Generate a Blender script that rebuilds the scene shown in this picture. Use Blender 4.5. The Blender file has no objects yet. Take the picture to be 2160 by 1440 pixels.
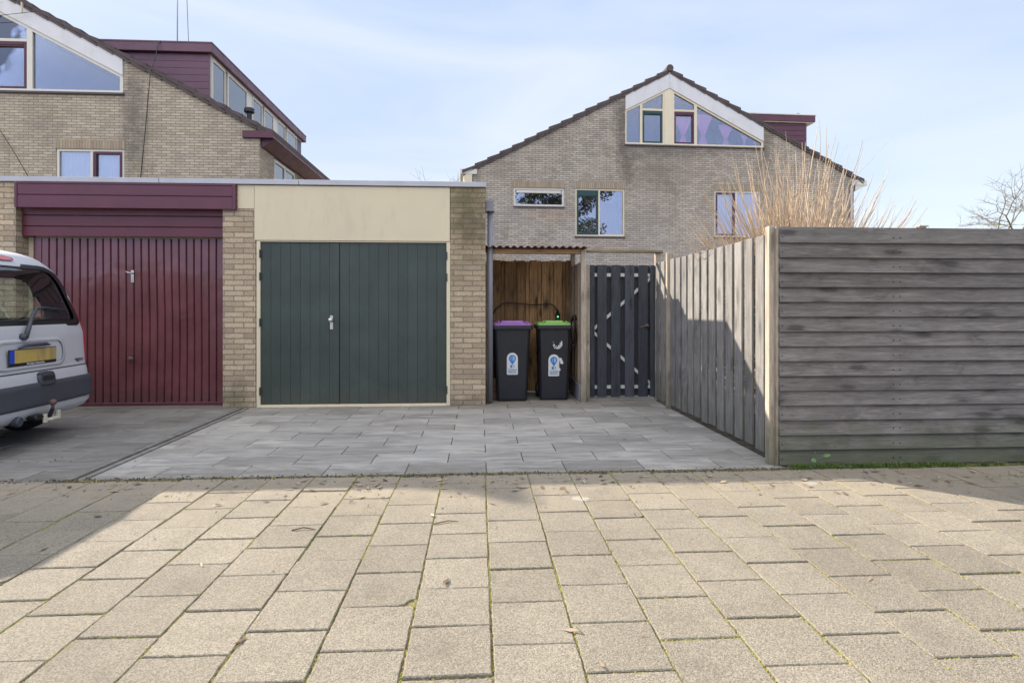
import bpy, math, random
from mathutils import Vector, Matrix
from mathutils.geometry import tessellate_polygon
R = math.radians
sc = bpy.context.scene
# ------------------------------------------------------------------ camera
F, CX, HY, H = 1200.0, 1080.0, 651.0, 1.22       # focal in px of the 2160 wide photo, horizon row, eye height
A = R(3.34); ca, sa = math.cos(A), math.sin(A)
cam_d = bpy.data.cameras.new('camera'); cam = bpy.data.objects.new('camera', cam_d)
sc.collection.objects.link(cam); sc.camera = cam
cam_d.sensor_width = 36; cam_d.lens = 20; cam_d.shift_y = -69/2160
cam_d.clip_start = .05; cam_d.clip_end = 2000
cam.location = (0, 0, H); cam.rotation_euler = (R(90), 0, -A)
# ------------------------------------------------------------------ sky, sun, exposure
SUN = Vector((-2.246, 2.007, 1.73)).normalized()
elev = math.asin(SUN.z); azim = math.atan2(SUN.x, SUN.y)
w = bpy.data.worlds.new('World'); sc.world = w; w.use_nodes = True
nt = w.node_tree; bg = nt.nodes['Background']; bg.inputs[1].default_value = .138
sky = nt.nodes.new('ShaderNodeTexSky'); sky.sky_type = 'NISHITA'; sky.sun_disc = False
sky.sun_elevation = elev; sky.sun_rotation = azim; sky.air_density = 1.0; sky.dust_density = 1.2; sky.ozone_density = 1.5
# thin clouds: a soft veil round the sun and low on the right, plus an unseen brighter bank added at the viewer's back to fill the shaded fronts
def wn(t, ins=None, **kw):
    nd = nt.nodes.new('ShaderNode'+t)
    for k, v in kw.items(): setattr(nd, k, v)
    for k, v in (ins or {}).items():
        if isinstance(v, bpy.types.NodeSocket): nt.links.new(v, nd.inputs[k])
        else: nd.inputs[k].default_value = v
    return nd
tc = wn('TexCoord').outputs['Generated']
mp = wn('Mapping', {'Vector': tc, 'Scale': (1.2, 1.2, 4.2), 'Location': (.35, .1, .2)}).outputs[0]
nz = wn('TexNoise', {'Vector': mp, 'Scale': 1.5, 'Detail': 7., 'Roughness': .52, 'Distortion': .6}).outputs[0]
dt = wn('VectorMath', {0: tc, 1: (.55, .25, -.85)}, operation='DOT_PRODUCT').outputs['Value']
ds = wn('VectorMath', {0: tc, 1: tuple(SUN)}, operation='DOT_PRODUCT').outputs['Value']
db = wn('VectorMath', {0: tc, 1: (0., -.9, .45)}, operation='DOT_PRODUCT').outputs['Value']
a1 = wn('Math', {0: dt, 1: .62, 2: nz}, operation='MULTIPLY_ADD').outputs[0]
f1 = wn('MapRange', {0: a1, 1: .18, 2: .86, 3: .05, 4: 1.}).outputs[0]
base = wn('Mix', {0: f1, 6: (1.75, 2.32, 3.30, 1), 7: (3.45, 3.52, 3.66, 1)}, data_type='RGBA').outputs[2]
fs_ = wn('MapRange', {0: ds, 1: -.2, 2: .75, 3: .62, 4: .96}).outputs[0]
front = wn('Mix', {0: fs_, 6: sky.outputs[0], 7: base}, data_type='RGBA').outputs[2]
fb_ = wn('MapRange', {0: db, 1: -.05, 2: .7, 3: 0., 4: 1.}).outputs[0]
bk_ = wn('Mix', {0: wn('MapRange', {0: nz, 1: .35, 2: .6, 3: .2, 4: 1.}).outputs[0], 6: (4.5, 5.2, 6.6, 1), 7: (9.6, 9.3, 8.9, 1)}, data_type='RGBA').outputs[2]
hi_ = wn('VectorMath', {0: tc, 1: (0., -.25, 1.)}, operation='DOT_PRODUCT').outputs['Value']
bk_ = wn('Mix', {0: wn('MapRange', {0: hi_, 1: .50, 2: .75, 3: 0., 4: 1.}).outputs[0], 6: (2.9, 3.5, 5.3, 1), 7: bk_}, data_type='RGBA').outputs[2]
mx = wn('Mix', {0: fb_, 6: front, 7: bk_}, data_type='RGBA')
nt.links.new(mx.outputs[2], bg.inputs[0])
sl = bpy.data.lights.new('sun', 'SUN'); sl.energy = 5.0; sl.angle = R(.5); sl.color = (1, .90, .76)
so = bpy.data.objects.new('sun', sl); sc.collection.objects.link(so)
so.rotation_euler = SUN.to_track_quat('Z', 'Y').to_euler(); so.location = (-20, 18, 16)
sc.view_settings.view_transform = 'Standard'; sc.view_settings.look = 'None'
sc.view_settings.exposure = 1.06; sc.view_settings.gamma = 1
sc.cycles.max_bounces = 8; sc.cycles.transparent_max_bounces = 12
sc.cycles.caustics_reflective = False; sc.cycles.caustics_refractive = False

# ------------------------------------------------------------------ pixel of the photo -> place in the world
def ray(px):
    t = (px-CX)/F
    return (t*ca+sa, -t*sa+ca)
def onY(px, Y):                       # point on the plane y = Y: (x, depth)
    d = ray(px); zc = Y/d[1]; return d[0]*zc, zc
def onX(px, X):
    d = ray(px); zc = X/d[0]; return d[1]*zc, zc
def zat(py, zc): return H+(HY-py)/F*zc
def XZ(px, py, Y):
    x, zc = onY(px, Y); return x, zat(py, zc)
def gnd(px, py):
    zc = F*H/(py-HY); d = ray(px); return d[0]*zc, d[1]*zc

# ------------------------------------------------------------------ node materials
class N:
    def __init__(s, name):
        s.m = bpy.data.materials.new(name); s.m.use_nodes = True
        s.t = s.m.node_tree; s.b = s.t.nodes['Principled BSDF']; s.out = s.t.nodes['Material Output']
        s.tc = s.t.nodes.new('ShaderNodeTexCoord'); s.obj = s.tc.outputs['Object']
    def n(s, typ, ins=None, **props):
        nd = s.t.nodes.new('ShaderNode'+typ)
        for k, v in props.items(): setattr(nd, k, v)
        for k, v in (ins or {}).items(): s.set(nd.inputs[k], v)
        return nd
    def set(s, sock, v):
        if isinstance(v, bpy.types.NodeSocket): s.t.links.new(v, sock)
        else: sock.default_value = v
    def math(s, op, a, b=0., c=0., clamp=False):
        return s.n('Math', {0: a, 1: b, 2: c}, operation=op, use_clamp=clamp).outputs[0]
    def noise(s, scale, detail=4, rough=.55, vec=None, dist=0.):
        return s.n('TexNoise', {'Vector': vec or s.obj, 'Scale': scale, 'Detail': detail, 'Roughness': rough, 'Distortion': dist}).outputs[0]
    def map(s, v, a, b, c=0., d=1.):
        return s.n('MapRange', {0: v, 1: a, 2: b, 3: c, 4: d}).outputs[0]
    def mix(s, f, a, b, mode='MIX'):
        if isinstance(a, tuple): a = (*a[:3], 1)
        if isinstance(b, tuple): b = (*b[:3], 1)
        return s.n('Mix', {0: f, 6: a, 7: b}, data_type='RGBA', blend_type=mode).outputs[2]
    def scaled(s, sx, sy, sz, vec=None, loc=(0, 0, 0)):
        return s.n('Mapping', {'Vector': vec or s.obj, 'Scale': (sx, sy, sz), 'Location': loc}).outputs[0]
    def var(s): return s.n('Attribute', attribute_name='var').outputs['Fac']
    def xyz(s): return s.n('SeparateXYZ', {0: s.obj}).outputs
    def grey(s, f, c, amt):          # multiply colour by 1 +- amt driven by f (0..1)
        k = s.map(f, 0, 1, 1-amt, 1+amt)
        return s.n('VectorMath', {0: c if not isinstance(c, tuple) else c[:3], 3: k}, operation='SCALE').outputs[0]
    def bump(s, h, strength=.3, dist=.01, normal=None):
        b = s.n('Bump', {'Height': h, 'Strength': strength, 'Distance': dist})
        if normal: s.set(b.inputs['Normal'], normal)
        return b.outputs[0]
    def fin(s, col=None, rough=.6, normal=None, metal=0., spec=None, **kw):
        if col is not None: s.set(s.b.inputs['Base Color'], (*col[:3], 1) if isinstance(col, tuple) else col)
        s.set(s.b.inputs['Roughness'], rough); s.set(s.b.inputs['Metallic'], metal)
        if spec is not None: s.set(s.b.inputs['Specular IOR Level'], spec)
        if normal: s.set(s.b.inputs['Normal'], normal)
        for k, v in kw.items(): s.set(s.b.inputs[k.replace('_', ' ')], v)
        return s.m

def paint(name, col, rough=.45, amt=.06, scale=6, bump=.05, coat=0., metal=0., dirt=0.):
    m = N(name); f = m.noise(scale, 5); c = m.grey(f, m.grey(m.var(), col, .04), amt*2)
    if dirt:
        d = m.map(m.noise(3, 7, .7, m.scaled(1.5, 1.5, .5)), .52, .75)
        c = m.mix(m.math('MULTIPLY', d, dirt), c, (.16, .14, .10))
    nb = m.bump(m.noise(90, 3), bump, .003)
    r = m.map(m.noise(5, 4), .3, .7, max(rough-.08, .03), rough+.08)
    return m.fin(c, r, nb, metal, Coat_Weight=coat)

def brick(name, c1, c2, mortar, bw=.21, bh=.0625, ms=.009, rug=.5, stains=(), moss=(), soldier=False, dirt=.35, frost=0.):
    m = N(name)
    g = m.n('NewGeometry'); nx = m.n('SeparateXYZ', {0: g.outputs['Normal']}).outputs[0]
    side = m.math('GREATER_THAN', m.math('ABSOLUTE', nx), .5)
    x, y, z = m.xyz()
    u = m.math('ADD', m.math('MULTIPLY', x, m.math('SUBTRACT', 1, side)), m.math('MULTIPLY', y, side))
    v = m.n('CombineXYZ', {0: z if soldier else u, 1: u if soldier else z}).outputs[0]
    wob = m.n('TexNoise', {'Vector': v, 'Scale': 22., 'Detail': 3.}).outputs['Color']
    wob = m.n('VectorMath', {0: wob, 1: (-.5, -.5, -.5)}, operation='ADD').outputs[0]
    v2 = m.n('VectorMath', {0: wob, 1: (.024*rug, .018*rug, 0), 2: v}, operation='MULTIPLY_ADD').outputs[0]
    bt = m.n('TexBrick', {'Vector': v2, 'Scale': 1., 'Mortar Size': ms/2, 'Mortar Smooth': .25, 'Bias': -.05, 'Brick Width': bw, 'Row Height': bh,
                          'Color1': (*c1, 1), 'Color2': (*c2, 1), 'Mortar': (*mortar, 1)}, offset=0. if soldier else .5)
    c = bt.outputs[0]
    rugn = m.noise(60, 6, .7, m.scaled(1, 1, 2.2), .6)
    c = m.grey(m.map(rugn, .3, .7), c, .20+.28*rug)
    pits = m.map(m.noise(38, 5, .65, m.scaled(.6, .6, 2.6), 1.2), .60, .72)
    c = m.mix(m.math('MULTIPLY', pits, .30*rug), c, tuple(q*.40 for q in c1))
    d = m.map(m.noise(.9, 6, .65), .45, .75)
    c = m.mix(m.math('MULTIPLY', d, dirt), c, m.grey(.5, m.mix(1., c, (.62, .60, .57), 'MULTIPLY'), 0))
    c = m.mix(m.map(m.noise(.55, 5, .6, m.scaled(1, 1, .8, loc=(7, 3, 2))), .48, .66, 0, .30), c, tuple(q*.55 for q in c2))
    c = m.mix(m.map(m.noise(1.6, 6, .7, m.scaled(1.6, 1.6, .5, loc=(3, 9, 1))), .55, .72, 0, .35), c, (.12, .105, .09))
    for (sx, sz, rx, rz, k, col) in stains:
        dx = m.math('MULTIPLY_ADD', u, 1/rx, -sx/rx); dz = m.math('MULTIPLY_ADD', z, 1/rz, -sz/rz)
        rr = m.math('SQRT', m.math('ADD', m.math('MULTIPLY', dx, dx), m.math('MULTIPLY', dz, dz)))
        rr = m.math('ADD', rr, m.map(m.noise(5, 6, .7), .3, .7, -.45, .45))
        c = m.mix(m.math('MULTIPLY', m.map(rr, .2, 1.1, 1, 0), k), c, col)
    if frost:
        fr = m.map(m.noise(30, 5, .7), .50, .62)
        lo = m.math('MULTIPLY', m.map(m.math('ADD', z, m.map(m.noise(1.1, 4), .3, .7, -1, 1)), 2.2, 5., 1, 0), m.map(m.noise(1.7, 3), .35, .6))
        c = m.mix(m.math('MULTIPLY', m.math('MULTIPLY', fr, lo), frost), c, (.55, .56, .62))
    h = m.math('ADD', m.math('MULTIPLY', bt.outputs['Fac'], -1.), m.math('MULTIPLY', rugn, .55*rug))
    return m.fin(c, .9, m.bump(h, .7, .012), spec=.2)

def wood(name, c1, c2, axis=2, rough=.75, knot=.7, green=0., groove=.25, vamt=.16, blot=None):
    m = N(name); va = m.var()
    off = m.n('CombineXYZ', {0: m.math('MULTIPLY', va, 13.7), 1: m.math('MULTIPLY', va, 7.3), 2: m.math('MULTIPLY', va, 29.1)}).outputs[0]
    v = m.n('VectorMath', {0: m.obj, 1: off}, operation='ADD').outputs[0]
    s = [9., 9., 9.]; s[axis] = .7
    warp = m.noise(3.5, 2, .5, v)
    grain = m.noise(4.2, 7, .68, m.scaled(*s, vec=v), 1.3)
    fine = m.noise(16, 4, .6, m.scaled(*s, vec=v), .3)
    c = m.mix(m.map(grain, .32, .68), c1, c2)
    c = m.grey(m.map(fine, .3, .7), c, .16); c = m.grey(va, c, vamt)
    vf = [70., 70., 70.]; vf[axis] = 2.2
    c = m.grey(m.map(m.noise(1., 4, .6, m.scaled(*vf, vec=v), .4), .3, .7), c, .14)
    c = m.mix(m.map(m.noise(3.2, 6, .75, m.scaled(*[1 if q_ != axis else .45 for q_ in range(3)], vec=v), .8), .56, .68, 0, .60), c, tuple(q*.42 for q in c1))
    c = m.mix(m.map(m.noise(5.5, 5, .8, m.scaled(*[4 if q_ != axis else .5 for q_ in range(3)], vec=v), .3), .70, .76, 0, .5), c, tuple(min(1, q*1.6) for q in c2))
    c = m.grey(m.map(warp, .3, .7), c, .10)
    if knot:
        k = [8., 8., 8.]; k[axis] = 2.6
        vo = m.n('TexVoronoi', {'Vector': m.scaled(*k, vec=v), 'Scale': 1., 'Randomness': 1.}).outputs['Distance']
        vo = m.math('ADD', vo, m.map(grain, .3, .7, -.06, .06))
        c = m.mix(m.map(vo, .13, .24, knot, 0), c, tuple(q*.35 for q in c1))
        c = m.mix(m.map(vo, .24, .46, knot*.4, 0), c, tuple(q*.6 for q in c1))
    if blot:
        c = m.mix(m.map(m.noise(2.2, 6, .7, m.scaled(1, 1, 1, vec=v)), .55, .72, 0, .5), c, blot)
    if green:
        z = m.xyz()[2]
        f = m.map(m.math('ADD', z, m.map(m.noise(6, 5), .3, .7, -.12, .12)), .02, .42, green, 0)
        c = m.mix(f, c, (.07, .085, .035))
    return m.fin(c, rough, m.bump(m.math('ADD', grain, m.math('MULTIPLY', fine, .6)), groove, .006), spec=.3)

def glass(name, tint=(.75, .8, .85), refl=.38, rough=.0):
    m = N(name)
    gl = m.n('BsdfGlossy', {'Color': (.92, .95, 1, 1), 'Roughness': rough}); tr = m.n('BsdfTransparent', {'Color': (*tint, 1)})
    nb = m.bump(m.noise(1.3, 2), .02, .05); m.set(gl.inputs['Normal'], nb)
    lw = m.n('Fresnel', {'IOR': 1.5}).outputs[0]
    f = m.math('MULTIPLY_ADD', lw, 1-refl, refl, clamp=True)
    ms = m.n('MixShader', {0: f, 1: tr.outputs[0], 2: gl.outputs[0]})
    m.t.links.new(ms.outputs[0], m.out.inputs[0]); return m.m

MAT = {}
MAT['brick_garage'] = brick('garage_brick', (.53, .42, .285), (.34, .262, .18), (.245, .22, .18), .235, .0655, .015, 1.0,
    stains=[(2.82, 2.35, .34, .50, .75, (.10, .085, .055)), (2.70, 2.62, .5, .25, .55, (.13, .13, .05)), (2.7, 2.0, .5, .8, .35, (.16, .13, .07)), (-.1, .10, .25, .25, .6, (.07, .08, .04)), (2.7, .02, .5, .14, .5, (.08, .08, .05))], dirt=.25)
MAT['brick_left'] = brick('house_brick_yellow', (.53, .455, .345), (.39, .325, .240), (.19, .18, .165), ms=.014, rug=.8,
    stains=[(2.95, 5.9, .35, 1.2, .6, (.12, .11, .10)), (2.9, 4.9, .3, .6, .5, (.12, .11, .10)), (1.6, 6.35, 1.7, .18, .5, (.12, .11, .10)), (.9, 5.4, .6, .9, .3, (.13, .11, .09))], dirt=.3)
MAT['brick_right'] = brick('house_brick_grey', (.51, .445, .36), (.355, .305, .25), (.165, .157, .15), ms=.014, rug=.8,
    stains=[(-1.5, 6.9, .32, 1.3, .65, (.09, .08, .065)), (-1.35, 5.7, .35, .9, .6, (.10, .085, .075)), (3.15, 6.3, .35, 1.0, .55, (.10, .085, .075)), (0, 6.1, 2.9, .22, .5, (.13, .12, .11)),
            (-3.6, 7., 1.1, 1.0, .30, (.13, .10, .07)), (0, 5.5, 1.3, .9, .28, (.13, .10, .08)), (-3.7, 4.05, .9, .2, .35, (.34, .20, .14)), (-2.1, 3.1, .8, .2, .35, (.34, .20, .14))], dirt=.4, frost=.9)
MAT['soldier'] = brick('soldier_course_brick', (.42, .34, .24), (.30, .235, .17), (.17, .16, .15), bw=.40, bh=.0625, rug=.5, soldier=True)
MAT['white'] = paint('white_fascia', (.62, .615, .62), .55, .05, 3, dirt=.22)
MAT['cream'] = paint('cream_paint', (.66, .58, .41), .42, .03, 4, dirt=.10)
MAT['cream_panel'] = paint('cream_panel', (.62, .545, .375), .5, .05, 1.5, dirt=.18)
MAT['offwhite'] = paint('off_white_frame', (.63, .60, .52), .4, .03, 4, dirt=.08)
MAT['red'] = paint('wine_red_cladding', (.105, .022, .034), .38, .12, 3, .08)
MAT['purple'] = paint('plum_cladding', (.095, .026, .045), .45, .14, 3, .06)
MAT['plum_faded'] = paint('faded_plum_cladding', (.13, .06, .09), .5, .10, 3, .06)
MAT['green_sash'] = paint('green_sash', (.010, .05, .05), .35)
MAT['purple_sash'] = paint('purple_sash', (.075, .016, .032), .35)
MAT['zinc'] = paint('zinc_trim', (.42, .42, .44), .45, .10, 4, metal=.35)
MAT['plastic_grey'] = paint('grey_pipe', (.19, .19, .215), .5, .05)
MAT['tile'] = paint('roof_tile', (.080, .060, .058), .8, .25, 9, .5)
MAT['black'] = paint('black_plastic', (.012, .012, .014), .4)
MAT['dark_metal'] = paint('dark_metal', (.03, .03, .033), .4, metal=.7)
MAT['steel'] = paint('brushed_steel', (.55, .54, .50), .28, metal=.9)
MAT['rust'] = paint('rusty_metal', (.11, .06, .05), .6, .3, 20)
MAT['curtain_pink'] = paint('pink_curtain', (.92, .36, .70), .9)
MAT['curtain_white'] = paint('white_curtain', (.70, .72, .80), .9)
MAT['room'] = paint('dim_room', (.16, .18, .24), .9)
MAT['room_blue'] = paint('pale_blind', (.42, .46, .60), .9)
MAT['glass'] = glass('window_glass', tint=(.93, .95, .97), refl=.22)
MAT['glass_dark'] = glass('window_glass_clear', tint=(.93, .95, .97), refl=.22)
MAT['glass_gable'] = glass('gable_glass', tint=(.93, .95, .98), refl=.11)
MAT['van_glass'] = glass('van_glass', (.84, .91, .88), .09)
MAT['sill'] = paint('dark_sill', (.07, .055, .06), .6, .2, 20)
MAT['fence'] = wood('weathered_grey_boards', (.098, .090, .083), (.188, .172, .157), 0, green=.6, knot=.75, blot=(.10, .088, .08))
MAT['fence_v'] = wood('weathered_grey_upright_boards', (.155, .150, .142), (.275, .255, .235), 2, green=.35, knot=.5)
MAT['post'] = wood('pale_timber_post', (.30, .25, .19), (.46, .39, .31), 2, knot=.5, green=.6)
MAT['post_h'] = wood('mossy_beam', (.16, .14, .08), (.26, .22, .13), 0, knot=.3)
MAT['beam'] = wood('brown_beam', (.25, .145, .065), (.40, .25, .12), 0, knot=.5)
MAT['shed'] = wood('brown_shed_boards', (.20, .108, .045), (.48, .285, .125), 2, knot=1., vamt=.38)
MAT['shed_side'] = wood('grey_brown_shed_boards', (.24, .17, .11), (.38, .29, .20), 2, knot=.4, vamt=.25)
MAT['gate'] = wood('slate_gate_boards', (.036, .040, .048), (.067, .073, .084), 2, .6, knot=.5, vamt=.2, groove=.15)
MAT['gate_dark'] = paint('dark_gate_backing', (.026, .027, .033), .7)
MAT['rail'] = paint('pale_grey_rail', (.50, .50, .47), .5)

m = N('green_boarding')                         # garage doors: dark green paint, scuffs low on the right leaf
x, y, z = m.xyz()
c = m.grey(m.map(m.noise(2.2, 4), .3, .7), (.033, .049, .038), .25); c = m.grey(m.var(), c, .08)
sc1 = m.map(m.noise(38, 6, .75, m.scaled(1, 1, .6), 1.5), .62, .70)
msk = m.math('MULTIPLY', m.map(m.math('ADD', z, m.map(m.noise(4, 3), .3, .7, -.15, .15)), .05, .55, 1, 0), m.map(x, .9, 1.9, .1, 1))
c = m.mix(m.math('MULTIPLY', sc1, m.math('MULTIPLY', msk, .8)), c, (.26, .23, .16))
c = m.mix(m.map(m.noise(1.7, 6, .7, m.scaled(1.6, 1, .6)), .48, .72, 0, .35), c, (.062, .066, .058))
c = m.mix(m.map(m.math('ADD', z, m.map(m.noise(6, 5, .7), .3, .7, -.12, .12)), .0, .28, .5, 0), c, (.075, .07, .05))
MAT['green'] = m.fin(c, m.map(m.noise(6, 4), .3, .7, .32, .5), m.bump(m.noise(60, 4, .6, m.scaled(1, 1, .2)), .15, .003))

m = N('dented_red_metal')                       # up-and-over door
c = m.grey(m.map(m.noise(3, 5), .3, .7), (.145, .052, .058), .18); c = m.grey(m.var(), c, .05)
z = m.xyz()[2]
c = m.mix(m.map(m.math('ADD', z, m.map(m.noise(5, 5), .3, .7, -.1, .1)), .04, .25, .45, 0), c, (.05, .03, .03))
dent = m.noise(2.1, 2, .4, m.scaled(1, 1, 1), .8)
MAT['red_door'] = m.fin(c, .22, m.bump(m.noise(120, 2), .06, .002, m.bump(dent, .45, .06)), Coat_Weight=.25)

m = N('street_slabs')                           # exposed-aggregate concrete
va = m.var()
c = m.mix(va, (.275, .243, .192), (.222, .196, .155))
peb = m.n('TexVoronoi', {'Vector': m.obj, 'Scale': 210.}).outputs['Color']
pv = m.n('SeparateColor', {0: peb}).outputs[0]
c = m.grey(pv, c, .33)
c = m.mix(m.map(m.noise(260, 2), .66, .74, 0, .6), c, (.62, .60, .55))
c = m.grey(m.map(m.noise(1.3, 5, .6), .3, .7), c, .12)
c = m.mix(m.map(m.noise(3.3, 7, .7), .52, .75, 0, .45), c, (.12, .11, .085))
c = m.mix(m.map(m.noise(.7, 6, .65, m.scaled(1, .5, 1)), .5, .7, 0, .18), c, (.15, .135, .11))
sp = m.n('TexVoronoi', {'Vector': m.scaled(1, 1.4, 1), 'Scale': 1.15}).outputs['Distance']
c = m.mix(m.map(m.math('ADD', sp, m.map(m.noise(40, 3), .3, .7, -.02, .02)), .060, .078, .6, 0), c, (.50, .48, .44))
y = m.xyz()[1]
sand = m.math('MULTIPLY', m.map(m.math('ADD', y, m.map(m.noise(2.5, 5), .3, .7, -.35, .35)), 3.3, 4.0, 0, 1), m.map(m.noise(7, 6, .7), .35, .6, .2, .8))
c = m.mix(sand, c, (.33, .28, .21))
hh = m.math('ADD', m.noise(150, 3, .7), m.math('MULTIPLY', m.noise(12, 5, .6), .6))
MAT['street'] = m.fin(c, .92, m.bump(hh, .85, .010), spec=.25)

m = N('mossy_joint_soil')
c = m.mix(m.map(m.noise(25, 5, .7), .45, .6), (.12, .09, .055), (.27, .23, .07))
c = m.mix(m.map(m.noise(90, 3), .55, .7), c, (.14, .16, .03))
MAT['joint'] = m.fin(c, 1., m.bump(m.noise(120, 4), 1., .02))
m = N('moss'); c = m.mix(m.var(), (.30, .25, .05), (.15, .17, .035)); MAT['moss'] = m.fin(c, 1.)

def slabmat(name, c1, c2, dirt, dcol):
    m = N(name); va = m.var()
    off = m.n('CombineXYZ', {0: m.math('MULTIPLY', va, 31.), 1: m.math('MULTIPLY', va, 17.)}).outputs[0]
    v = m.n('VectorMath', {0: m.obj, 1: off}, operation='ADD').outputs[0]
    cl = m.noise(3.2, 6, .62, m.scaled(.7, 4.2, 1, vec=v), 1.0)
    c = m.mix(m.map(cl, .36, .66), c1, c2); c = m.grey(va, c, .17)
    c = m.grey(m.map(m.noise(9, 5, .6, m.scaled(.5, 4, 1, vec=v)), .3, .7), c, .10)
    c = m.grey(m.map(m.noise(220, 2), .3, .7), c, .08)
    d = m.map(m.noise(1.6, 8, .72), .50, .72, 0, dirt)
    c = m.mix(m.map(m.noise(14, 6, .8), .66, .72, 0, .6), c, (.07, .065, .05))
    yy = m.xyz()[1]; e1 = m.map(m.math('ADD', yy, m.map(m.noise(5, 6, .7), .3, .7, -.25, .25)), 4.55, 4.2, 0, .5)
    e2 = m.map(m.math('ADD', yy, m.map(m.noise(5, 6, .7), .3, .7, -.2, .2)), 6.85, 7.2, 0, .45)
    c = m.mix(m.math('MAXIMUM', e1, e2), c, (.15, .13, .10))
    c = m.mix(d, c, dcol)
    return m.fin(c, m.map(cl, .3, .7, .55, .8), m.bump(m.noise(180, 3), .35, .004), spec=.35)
MAT['drive'] = slabmat('grey_drive_slabs', (.215, .206, .196), (.375, .355, .322), .55, (.20, .178, .145))
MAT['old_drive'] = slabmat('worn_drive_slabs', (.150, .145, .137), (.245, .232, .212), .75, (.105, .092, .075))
m = N('soil'); MAT['soil'] = m.fin(m.mix(m.map(m.noise(8, 6, .7), .4, .65), (.045, .036, .026), (.11, .10, .07)), 1., m.bump(m.noise(40, 5), .8, .02))
m = N('plain_ground'); MAT['ground'] = m.fin(m.mix(m.noise(.6, 6, .7), (.20, .19, .15), (.30, .27, .22)), .95)
m = N('grass'); MAT['grass'] = m.fin(m.mix(m.var(), (.05, .11, .015), (.13, .19, .03)), .7)
m = N('leaf_green'); MAT['leaf'] = m.fin(m.mix(m.var(), (.06, .13, .03), (.12, .20, .05)), .5)
m = N('hedge_leaf'); MAT['hedge'] = m.fin(m.mix(m.var(), (.05, .075, .02), (.28, .26, .04)), .6)
m = N('litter'); MAT['litter'] = m.fin(m.mix(m.var(), (.08, .035, .02), (.42, .33, .22)), .8)
m = N('tan_stem')
c = m.grey(m.map(m.noise(6, 5), .3, .7), m.mix(m.var(), (.60, .45, .295), (.38, .28, .185)), .15); MAT['stem'] = m.fin(c, .6)
m = N('bark'); MAT['bark'] = m.fin(m.mix(m.map(m.noise(9, 5), .35, .65), (.20, .165, .10), (.11, .10, .085)), .9)

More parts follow.
